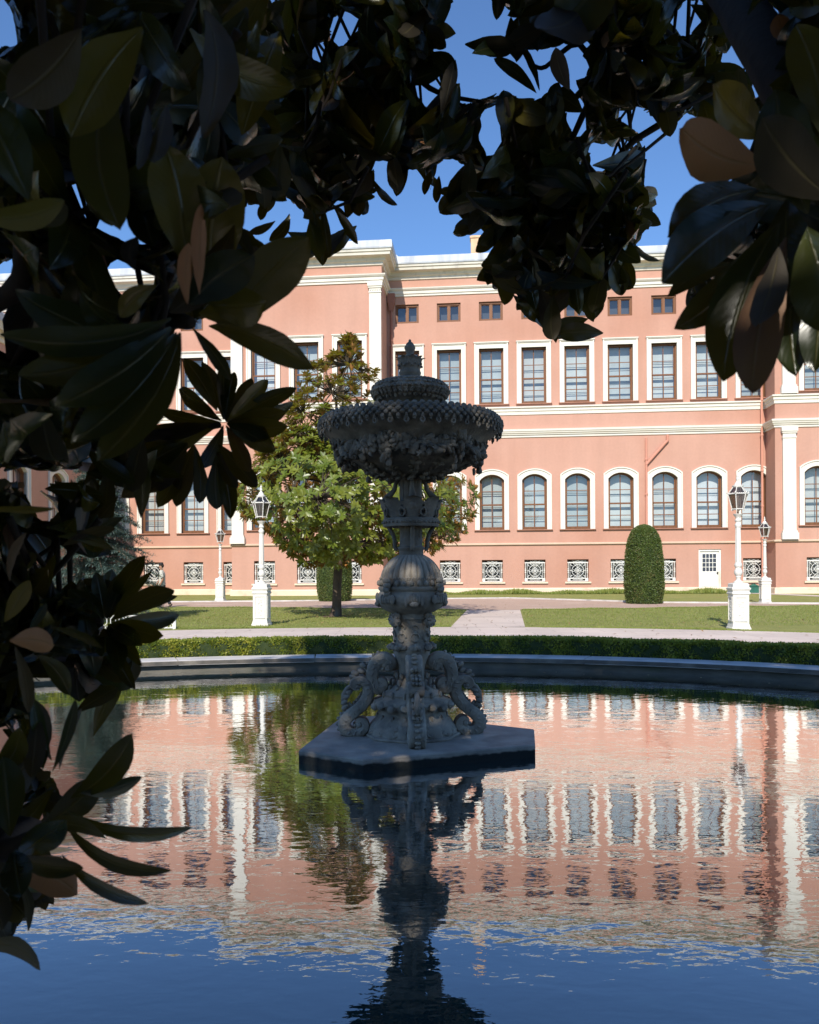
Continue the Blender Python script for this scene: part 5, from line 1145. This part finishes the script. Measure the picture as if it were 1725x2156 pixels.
def fill(poly_mask, LS, tw, zr, L, layers, down=.5, maxit=3000, thick=.0045):
    reg0 = poly_mask & ALL; reg = reg0.copy()
    inner = reg0.copy(); hard = ERO[0]
    for _ in range(hard): inner &= np.roll(inner, 1, 0) & np.roll(inner, -1, 0) & np.roll(inner, 1, 1) & np.roll(inner, -1, 1)
    reg0 = inner.copy(); reg = inner.copy()
    for _ in range(2): reg |= np.roll(reg, 1, 0) | np.roll(reg, -1, 0) | np.roll(reg, 1, 1) | np.roll(reg, -1, 1)
    reg &= ~HM
    tgt = layers; it = 0; dead = np.zeros_like(reg)
    while it < maxit:
        it += 1
        if it % 25 == 1:
            cand = np.argwhere(reg0 & ~dead & (cover < tgt))
            if len(cand) < 30: break
        j, i = cand[NR.randint(len(cand))]
        if cover[j, i] >= tgt: continue
        px, py = gx[i], gy[j]; inside = -80 < px < 1800 and -80 < py < 2200
        Z = random.uniform(*zr); p = at(px, py, Z); l = L*random.uniform(.8, 1.15)
        ax = Vector((random.uniform(-1, 1), random.uniform(-.9, .5), random.uniform(-1.3, .35) - down*.4)).normalized()
        got = rosette(LS, p - ax*l*.3, ax, l, random.randint(6, 10), reg, wr=.36)
        if got >= 3 and okleaf_pt(p - ax*l*.3, reg):
            q = p - ax*l*.3; pts = [q, q - ax*l*.5 + Vector((0, 0, .03)), q - ax*l*1.0 + Vector((random.uniform(-.05, .05), -.05, .09))]
            if all(okleaf_pt(x, reg) for x in pts): tw.tube(pts, [thick*.8, thick, thick*1.3], 5)
        if cover[j, i] < tgt and random.random() < .5:
            # single leaf across the stubborn cell
            for _ in range(5):
                ax = Vector((random.uniform(-1, 1), random.uniform(-.4, .4), random.uniform(-1.4, .6))).normalized(); nn = Vector((random.uniform(-.6, .6), -1, random.uniform(-.5, .5)))
                ll = l*random.uniform(.5, 1)
                if tryleaf(LS, p - ax*ll*.5, ax, nn, ll, ll*.38, .08, reg): break
            else: dead[j, i] = True
def okleaf_pt(p, msk):
    x, y = proj(p); i = int((x-GX0)/cell); j = int((y-GY0)/cell)
    return not (0 <= i < GW and 0 <= j < GH) or msk[j, i]

# ---- explicit leaves: base px, tip px, width px, base depth, tip depth, side(+1 glossy top faces us, -1 rusty back), roll, in-plane curve
def xl(LS, bx, by, tx, ty, wp, zb, zt=None, side=-1, roll=.25, curv=.05, bend=.08, tone=None, fold=.2, curl=0, twist=0):
    zt = zt or zb; b, t = at(bx, by, zb), at(tx, ty, zt); d = t-b; Lg = d.length; d.normalize(); view = (CP - (b+t)/2).normalized(); nn = view - d*view.dot(d); nn.normalize()
    nn = (Matrix.Rotation(roll, 3, d) @ nn)*side
    V = LS.add(b, d, nn, Lg, (.70 if LS is LA and zb < 1.2 else .78)*wp*(zb+zt)/2/F/max(.35, abs(math.cos(roll))), bend, fold, curv, tone, twist, curl); mark(V)
# right cluster, very near
for a in [(1610, 345, 1424, 268, 138, .95, .85, -1, .2, .06, .04, 1.0), (1610, 290, 1508, 176, 100, 1.0, .95, 1, .5, -.05, .05, 1.0), (1600, 400, 1419, 484, 110, .9, .85, 1, .3, .08), (1620, 430, 1412, 575, 150, .9, .82, 1, .2, .05), (1600, 500, 1432, 686, 96, .92, .9, 1, -.2, -.08, .08),
          (1640, 470, 1525, 786, 150, .9, .86, 1, .15, .05), (1655, 500, 1585, 844, 122, .88, .84, -1, .1, -.04), (1690, 520, 1670, 778, 105, .95, .9, 1, .3, .05), (1640, 520, 1598, 700, 80, .84, .80, -1, .4, .02), (1560, 560, 1413, 618, 50, 1.0, .98, 1, .2, .1), (1740, 560, 1712, 776, 90, .9, .88, 1, .2, 0),
          (1760, 420, 1600, 250, 150, .8, .78, -1, .2, .05), (1700, 450, 1640, 180, 140, .82, .8, 1, .3, -.05), (1740, 300, 1680, 40, 130, .8, .8, 1, .2, .05), (1700, 480, 1760, 700, 160, .8, .78, 1, .2, 0), (1660, 420, 1660, 640, 150, .92, .9, 1, .3, .03), (1650, 90, 1640, 30, 50, 1.2, 1.2, -1, .2, 0, .05, 1.0)]:
    xl(LB, *a)
for k in range(16):
    a = random.uniform(0, 2*PI); xl(LB, 1690 + random.uniform(-40, 40), 440 + random.uniform(-60, 40), 1700 + 150*math.cos(a)*.9, 430 + 170*math.sin(a), random.uniform(90, 140), random.uniform(.95, 1.15), None, random.choice((-1, 1)), random.uniform(-.4, .4), .03)
# top middle cluster outliers
for a in [(1130, 196, 1040, 118, 34, 2.4, 2.4, 1, .3, .04), (1136, 190, 1096, 80, 20, 2.4, 2.4, 1, .8, .04), (1200, 190, 1170, 102, 46, 2.0, 2.0, -1, .2, .05, .05, .9), (1240, -40, 1120, 92, 130, 1.15, 1.05, -1, .3, .10, .1, .5), (1310, -60, 1180, 60, 150, 1.1, 1.1, 1, .3, .05),
          (1105, 20, 1064, 104, 34, 2.4, 2.4, 1, .4, 0), (1115, 40, 1086, 126, 30, 2.4, 2.4, 1, .5, 0), (1320, 488, 1386, 556, 16, 2.3, 2.3, 1, 1.1, .22, .1), (1160, 600, 1169, 720, 28, 2.3, 2.3, 1, .2, 0), (1215, 590, 1248, 677, 32, 2.3, 2.3, 1, .2, -.03),
          (1130, 600, 1142, 669, 40, 2.3, 2.3, 1, .2, 0), (1125, 590, 1090, 652, 24, 2.3, 2.3, -1, .3, .05), (1200, 600, 1207, 651, 20, 2.3, 2.3, 1, .7, 0), (1080, 570, 1062, 640, 42, 2.3, 2.3, 1, .2, 0), (1240, 540, 1268, 640, 36, 2.3, 2.3, 1, .4, 0), (1290, 570, 1313, 621, 22, 2.3, 2.3, -1, .3, 0),
          (1320, 540, 1330, 606, 34, 2.3, 2.3, 1, .5, 0), (1050, 350, 1080, 372, 50, 2.0, 2.0, 1, .1, 0, .05, .4), (1000, 480, 954, 490, 30, 2.3, 2.3, 1, .3, 0), (970, 400, 926, 446, 44, 2.3, 2.3, 1, .3, 0), (1050, 500, 1002, 528, 32, 2.3, 2.3, 1, .3, 0), (860, 330, 834, 410, 38, 2.4, 2.4, 1, .3, .03),
          (905, 360, 893, 408, 22, 2.4, 2.4, 1, .3, 0), (925, 370, 918, 425, 24, 2.4, 2.4, 1, .3, 0), (780, 370, 832, 434, 20, 2.4, 2.4, 1, .8, .08), (740, 380, 760, 457, 42, 2.3, 2.3, -1, .2, 0), (705, 440, 750, 514, 26, 2.3, 2.3, 1, .5, -.05), (680, 430, 690, 540, 28, 2.2, 2.2, 1, .4, 0), (660, 440, 676, 556, 30, 2.2, 2.2, 1, .3, 0), (700, 430, 728, 458, 18, 2.3, 2.3, 1, .5, 0),
          (610, 450, 566, 505, 32, 1.9, 1.9, 1, .4, -.15), (580, 465, 524, 492, 22, 1.9, 1.9, -1, .4, .05), (560, 420, 548, 462, 26, 1.9, 1.9, 1, .4, 0), (960, 70, 915, 62, 40, 2.2, 2.2, 1, .2, 0), (905, 90, 946, -30, 60, 2.2, 2.2, 1, .2, -.05), (905, 70, 938, 100, 34, 2.2, 2.2, 1, .2, 0), (910, 110, 956, 160, 46, 2.2, 2.2, 1, .2, -.1), (945, 270, 970, 172, 26, 2.2, 2.2, 1, .4, 0), (930, 250, 955, 130, 40, 2.2, 2.2, -1, .4, 0)]:
    xl(LB, *a)
# left big leaves
for a in [(470, 690, 652, 505, 150, .95, .9, 1, .25, -.03, .06, .9), (420, 660, 500, 660, 60, .95, .9, 1, .2, 0), (440, 640, 552, 640, 120, .9, .85, 1, .3, .03), (400, 640, 530, 545, 130, .85, .8, 1, .2, -.05), (440, 686, 652, 776, 92, .95, .9, 1, .2, -.06, .05, .8), (405, 690, 484, 806, 42, .95, 1.0, 1, .5, -.05),
          (395, 640, 395, 510, 44, .8, .78, -1, .5, .05, .05, 1), (420, 620, 418, 430, 44, .80, .78, -1, .6, 0, .05, 1), (440, 620, 470, 330, 190, .9, .85, 1, .1, -.04, .06, .9), (390, 560, 350, 300, 170, .8, .76, 1, .2, .04, .06, .85), (380, 700, 200, 958, 120, .75, .70, 1, .3, -.08, .1, .6), (360, 690, 120, 840, 120, .72, .65, 1, .3, -.06, .1, .4), (360, 670, 0, 690, 90, .72, .65, 1, .5, -.12), (340, 680, 40, 780, 120, .72, .66, 1, .3, -.1), (372, 700, 150, 920, 110, .73, .66, 1, .3, -.06),
          (285, 570, 282, 490, 54, .9, .85, -1, .2, .1, .1, .2), (330, 600, 252, 668, 62, .8, .8, 1, .1, .1), (60, 470, 142, 430, 60, .7, .7, -1, .3, -.1, .1, .3), (-60, 450, 140, 428, 80, .65, .68, 1, .4, .1),
          (240, 150, 250, 470, 160, .8, .76, 1, .2, .1, .05, .8), (300, 60, 150, 280, 170, .75, .72, 1, .2, .05, .05, .9), (430, 20, 440, 300, 110, .85, .82, -1, .7, .1, .05, .8), (400, 60, 600, 180, 110, .9, .85, 1, .2, .1, .1, .9), (170, 60, 20, 220, 150, .7, .68, -1, .2, .05), (60, 420, -40, 200, 150, .7, .68, 1, .3, 0), (220, 330, 200, 442, 80, .8, .8, 1, .3, 0), (190, 300, 230, 470, 90, .85, .85, 1, .3, .05), (300, 380, 320, 512, 110, .9, .88, 1, .2, .03), (350, 220, 330, 350, 60, .75, .72, -1, .7, 0, .05, .2), (310, 220, 300, 365, 40, .75, .72, -1, .8, 0, .05, .1)]:
    xl(LA, *a)
# whorl D
for tx, ty, wd in [(359, 814, 46), (387, 753, 50), (326, 861, 36), (312, 909, 46), (285, 932, 60), (300, 990, 60), (621, 823, 44), (625, 848, 34), (601, 901, 54), (600, 870, 50), (576, 950, 60), (543, 1034, 50), (530, 1000, 44), (488, 1086, 46), (461, 1082, 52), (414, 1069, 40), (375, 1067, 58), (332, 1062, 56), (312, 1034, 64), (256, 1046, 60), (428, 760, 40), (470, 752, 34), (490, 775, 40), (530, 800, 50), (570, 800, 44), (340, 960, 60), (560, 920, 60), (520, 840, 50), (420, 1000, 44), (500, 1040, 40)]:
    cx, cy = 473, 890
    if ty > 1000: cx, cy = (455 if tx > 420 else 410), 930
    if tx < 320 and ty > 930: cx, cy = 400, 930
    f = .82 if (tx-cx)**2 + (ty-cy)**2 > 150**2 else .95
    bx, by = tx + (cx-tx)*f, ty + (cy-ty)*f
    xl(LA, bx, by, tx, ty, wd, 1.5 + random.uniform(-.05, .05), 1.5 + random.uniform(-.12, .12), random.choice((1, 1, -1)), random.uniform(-.4, .4), random.uniform(-.06, .06), .08)
# whorl E
for tx, ty, wd in [(297, 1174, 52), (313, 1204, 24), (378, 1235, 56), (374, 1257, 30), (382, 1294, 50), (333, 1340, 60), (283, 1345, 50), (280, 1367, 36), (282, 1392, 34), (281, 1445, 40), (234, 1472, 40), (210, 1460, 46), (166, 1480, 60), (205, 1204, 40), (240, 1195, 44), (262, 1200, 50), (180, 1200, 50), (213, 1365, 34), (250, 1400, 50), (190, 1420, 60), (150, 1250, 60)]:
    cx, cy = 222, 1312; bx, by = tx + (cx-tx)*.92, ty + (cy-ty)*.92
    xl(LA, bx, by, tx, ty, wd, 1.25 + random.uniform(-.05, .05), 1.25 + random.uniform(-.12, .12), random.choice((1, 1, -1)), random.uniform(-.45, .45), random.uniform(-.05, .05), .08, random.random())
for a in [(10, 1310, 62, 1225, 52, .9, .88, 1, .1, 0, .05, 1), (20, 1350, 118, 1358, 74, .85, .83, -1, .2, .06, .05, 1), (20, 1225, 52, 1120, 26, .9, .9, -1, .6, .1, .05, .9), (110, 1322, 213, 1366, 26, 1.0, 1.0, 1, .5, -.08, .05, .1), (60, 1330, 100, 1273, 26, 1.0, 1.0, 1, .6, 0), (-40, 1070, 112, 1076, 22, .9, .9, 1, .8, 0, .05, 1), (130, 1150, 245, 1108, 36, 1.1, 1.1, -1, .3, .03), (120, 1130, 237, 1160, 30, 1.1, 1.1, 1, .3, -.1), (80, 1380, 142, 1462, 56, .9, .88, 1, .3, -.1), (30, 1360, 64, 1500, 40, .8, .8, -1, .5, .05, .05, .2)]:
    xl(LA, *a)
# whorl F bottom left
for bx, by, tx, ty, wd, sd, rl, cv in [(70, 1640, 66, 1468, 62, -1, .3, -.1), (90, 1620, 74, 1560, 50, 1, .3, 0), (108, 1600, 75, 1472, 40, 1, .5, -.05), (110, 1625, 162, 1476, 34, 1, .5, .03), (125, 1620, 168, 1492, 24, -1, .7, .05), (150, 1680, 274, 1552, 88, 1, .1, .08), (170, 1670, 302, 1638, 46, 1, .4, .06), (90, 1740, 210, 1640, 92, 1, .2, .05), (140, 1705, 391, 1746, 44, 1, .3, .08), (130, 1722, 353, 1834, 44, 1, .3, .12), (60, 1770, 240, 1760, 50, -1, .3, .10), (130, 1800, 302, 1902, 40, 1, .3, .06), (10, 1830, 161, 1880, 110, -1, .2, .1), (20, 1800, 170, 1830, 60, 1, .3, .05), (30, 1850, 66, 1965, 30, -1, .5, .08), (-60, 2010, 101, 2042, 52, -1, .2, .1), (-20, 1700, 60, 1600, 110, -1, .2, 0), (20, 1760, 10, 1600, 100, 1, .3, 0), (30, 1790, 40, 1880, 90, 1, .3, 0), (40, 1800, 130, 1740, 90, 1, .3, 0), (-30, 1850, 10, 1960, 80, -1, .2, 0), (80, 1500, 68, 1640, 60, -1, .2, 0), (-30, 1640, 40, 1540, 70, 1, .3, .1)]:
    xl(LA, bx, by, tx, ty, wd, .92 + random.uniform(-.04, .04), .92 + random.uniform(-.08, .06), sd, rl, cv, .05, random.random())
HM = np.zeros((GH, GW), bool)
for h_ in HOLES + HL + HR: HM |= raster(h_)[0]
# leaves that end on the outline of each mass
def rim_leaves(LS, poly, Z, lpx, wpx, holes=()):
    P = np.array(poly, float); n = len(P); area = sum(P[i][0]*P[(i+1) % n][1] - P[(i+1) % n][0]*P[i][1] for i in range(n)); sg = 1 if area > 0 else -1; T = []
    for i in range(n):
        a, b, c = P[i-1], P[i], P[(i+1) % n]; u = (a-b)/max(np.linalg.norm(a-b), 1); v = (c-b)/max(np.linalg.norm(c-b), 1)
        cr = ((b-a)[0]*(c-b)[1] - (b-a)[1]*(c-b)[0])*sg; ang = math.acos(max(-1, min(1, float(u @ v))))
        if cr > 0 and ang < 2.75:
            bis = u + v; bis /= max(np.linalg.norm(bis), .2); T.append((b, bis))
        e = np.linalg.norm(c-b)
        if e > 42:
            nrm_ = np.array([-(c-b)[1], (c-b)[0]])/e*sg
            for q in range(int(e/34)): t = (q+.5+random.uniform(-.2, .2))/int(e/34); T.append((b + (c-b)*t + nrm_*random.uniform(0, 10), nrm_ + (c-b)/e*random.uniform(-.7, .7)))
    for tip, d in T:
        if not (-80 < tip[0] < 1800 and -80 < tip[1] < 2200): continue
        d = d + np.array([random.uniform(-.25, .25), -.25 + random.uniform(-.25, .25)]); d /= np.linalg.norm(d)
        for k in range(2):
            d2 = d + np.array([random.uniform(-.5, .5), random.uniform(-.5, .5)])*k; d2 /= np.linalg.norm(d2); l = lpx*random.uniform(.7, 1.15)*(1 if k == 0 else .9); tp = tip + d*18*k
            bx, by = tp + d2*l; zb = Z*random.uniform(.95, 1.05); ok = all(not HM[int((tp[1]+d2[1]*l*q-GY0)/cell), int((tp[0]+d2[0]*l*q-GX0)/cell)] for q in (.25, .5, .75, 1))
            if ok: xl(LS, bx, by, tp[0], tp[1], wpx*random.uniform(.85, 1.25), zb, zb*random.uniform(.96, 1.06), random.choice((1, 1, -1)), random.uniform(-.5, .5), random.uniform(-.06, .06), .06, random.random()*.9)
# fill the masses
inside = np.zeros((GH, GW), bool); inside[int((-60-GY0)/cell):int((2180-GY0)/cell), int((-60-GX0)/cell):int((1790-GX0)/cell)] = True
rim_leaves(LB, TOPC, 2.3, 105, 44); rim_leaves(LA, TOPL, 1.35, 130, 52); ERO[0] = 4
fill(mTOPC & inside, LB, twB, (2.1, 3.3), .175, 3, maxit=1500)
fill(mTOPC & ~inside, LB, twB, (2.0, 3.0), .16, 1, maxit=300)
nearL = mTOPL & inside
ERO[0] = 3; upL = nearL.copy(); upL[int((1000-GY0)/cell):, :] = False; loL = nearL & ~upL
fill(upL, LA, twA, (1.3, 2.0), .155, 3, maxit=1100)
fill(loL, LA, twA, (1.15, 1.7), .145, 3, maxit=1100)
fill(upL, LA, twA, (.85, 1.1), .16, 4, maxit=160)
fill(mTOPL & ~inside, LA, twA, (.9, 1.6), .16, 1, maxit=350)
fill(mR & inside, LB, twB, (1.1, 1.6), .155, 3, maxit=500)
fill(mR & ~inside, LB, twB, (.9, 1.5), .16, 1, maxit=250)
# boughs
def bough(tw, pts, r0, r1):
    P = catm(pts, 4); n = len(P); tw.tube(P, [r0 + (r1-r0)*i/(n-1) for i in range(n)], 9)
bA = lambda pts, r0, r1: bough(twA, pts, r0, r1)
A3 = lambda px, py, Z: tuple(at(px, py, Z))
twA.build('twig', M['bark2'], treeA, True, None).matrix_parent_inverse = Matrix.Translation((1.7, 1.6, 0))
twB.build('twig', M['bark2'], treeB, True, None).matrix_parent_inverse = Matrix.Translation((-2.3, 1.3, 0))
def newbough(tree, pts, r0, r1):
    mb = MB(); bough(mb, pts, r0, r1); o = mb.build('branch', M['bark2'], tree, True); o.matrix_parent_inverse = Matrix.Translation(-tree.location)
newbough(treeA, [(-1.7, -1.6, 2.2), (-1.4, -.3, 2.4), A3(-160, 700, 1.3), A3(60, 640, 1.25), A3(300, 660, 1.15), A3(400, 680, 1.0)], .05, .008)
newbough(treeA, [(-1.7, -1.6, 2.4), (-1.2, .2, 2.5), A3(-100, 300, 1.5), A3(200, 320, 1.5), A3(440, 300, 1.6)], .05, .01)
newbough(treeA, [(-1.7, -1.6, 1.5), (-1.5, -.2, 1.5), A3(-200, 1250, 1.3), A3(60, 1290, 1.3), A3(215, 1312, 1.27)], .045, .006)
newbough(treeA, [(-1.7, -1.6, 1.0), (-1.3, -.2, 1.0), A3(-150, 1800, 1.0), A3(10, 1790, .97), A3(60, 1760, .95)], .04, .006)
newbough(treeA, [A3(-160, 700, 1.3), A3(20, 620, .95), A3(48, 500, .9), A3(40, 440, .95)], .014, .008)
newbough(treeA, [A3(-100, 960, 1.4), A3(150, 940, 1.45), A3(330, 915, 1.5), A3(465, 895, 1.5)], .02, .005)
newbough(treeB, [(2.3, -1.3, 2.6), (1.6, .0, 2.7), A3(1900, 100, 1.1), A3(1720, 230, 1.15), A3(1600, 80, 1.3), A3(1480, -60, 1.6), (.4, 2.0, 3.0)], .055, .03)
newbough(treeB, [A3(1900, 100, 1.1), A3(1780, 380, 1.05), A3(1690, 470, 1.0)], .03, .008)
newbough(treeB, [(.4, 2.0, 3.0), A3(1380, 60, 2.4), A3(1260, 180, 2.7), A3(1150, 420, 2.7)], .028, .006)
newbough(treeB, [A3(1380, 60, 2.4), A3(1500, 180, 2.5), A3(1300, 330, 2.6), A3(1340, 480, 2.5)], .018, .005)
newbough(treeB, [(.4, 2.0, 3.0), A3(1000, -120, 2.6), A3(840, 60, 2.7), A3(700, 250, 2.7), A3(690, 420, 2.4)], .028, .006)
newbough(treeB, [A3(1260, 180, 2.7), A3(1220, 92, 2.45), A3(1150, 140, 2.42), A3(1126, 138, 2.42)], .010, .005)
newbough(treeB, [A3(840, 60, 2.7), A3(880, 160, 2.6), A3(940, 200, 2.6), A3(1060, 220, 2.6)], .012, .005)
newbough(treeA, [(-1.7, -1.6, 0), (-1.72, -1.6, .8), (-1.65, -1.65, 2), (-1.5, -1.9, 4), (-1.3, -2.4, 7), (-1.0, -3, 11)], .17, .05)
newbough(treeB, [(2.3, -1.3, 0), (2.32, -1.3, 1.2), (2.3, -1.35, 2.6), (2.2, -1.8, 5), (1.8, -2.3, 8)], .14, .04)
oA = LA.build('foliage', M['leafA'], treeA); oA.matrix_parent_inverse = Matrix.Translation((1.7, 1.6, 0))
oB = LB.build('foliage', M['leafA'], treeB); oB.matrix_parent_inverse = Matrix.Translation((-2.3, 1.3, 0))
print('near leaves', LA.n, LB.n)
# the upper crowns of both trees, above and behind the viewer, which shade the pool
def crown(tree, ctr, rad, n, L):
    m = n*3; U = randunit(m)*(NR.rand(m)[:, None]**.33); C = np.array(ctr) + U*np.array(rad)
    nz = np.array([mnoise.noise(Vector(c*.75)) for c in C]); keep = (nz > CROWN_T) & ~((C[:, 1] > -.75) & (C[:, 2] < 3.4)); C = C[keep][:n]
    V = []; k = len(C)
    D = randunit(k) + np.array([[0, 0, -.2]]); V, Fq, rn = cards(C, D, randunit(k) + np.array([[0, 0, .9]]), L*(.8 + .4*NR.rand(k)), L*.42, .12)
    o = mesh_np('upper_crown', V, Fq, M['leafS'], tree, rn); o.matrix_parent_inverse = Matrix.Translation(-tree.location)
CROWN_T = -.11
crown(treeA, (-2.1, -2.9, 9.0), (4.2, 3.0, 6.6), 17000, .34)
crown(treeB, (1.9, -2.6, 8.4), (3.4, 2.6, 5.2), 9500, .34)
CROWN_T = -.38  # low foliage added behind the viewer to darken near leaves and fountain
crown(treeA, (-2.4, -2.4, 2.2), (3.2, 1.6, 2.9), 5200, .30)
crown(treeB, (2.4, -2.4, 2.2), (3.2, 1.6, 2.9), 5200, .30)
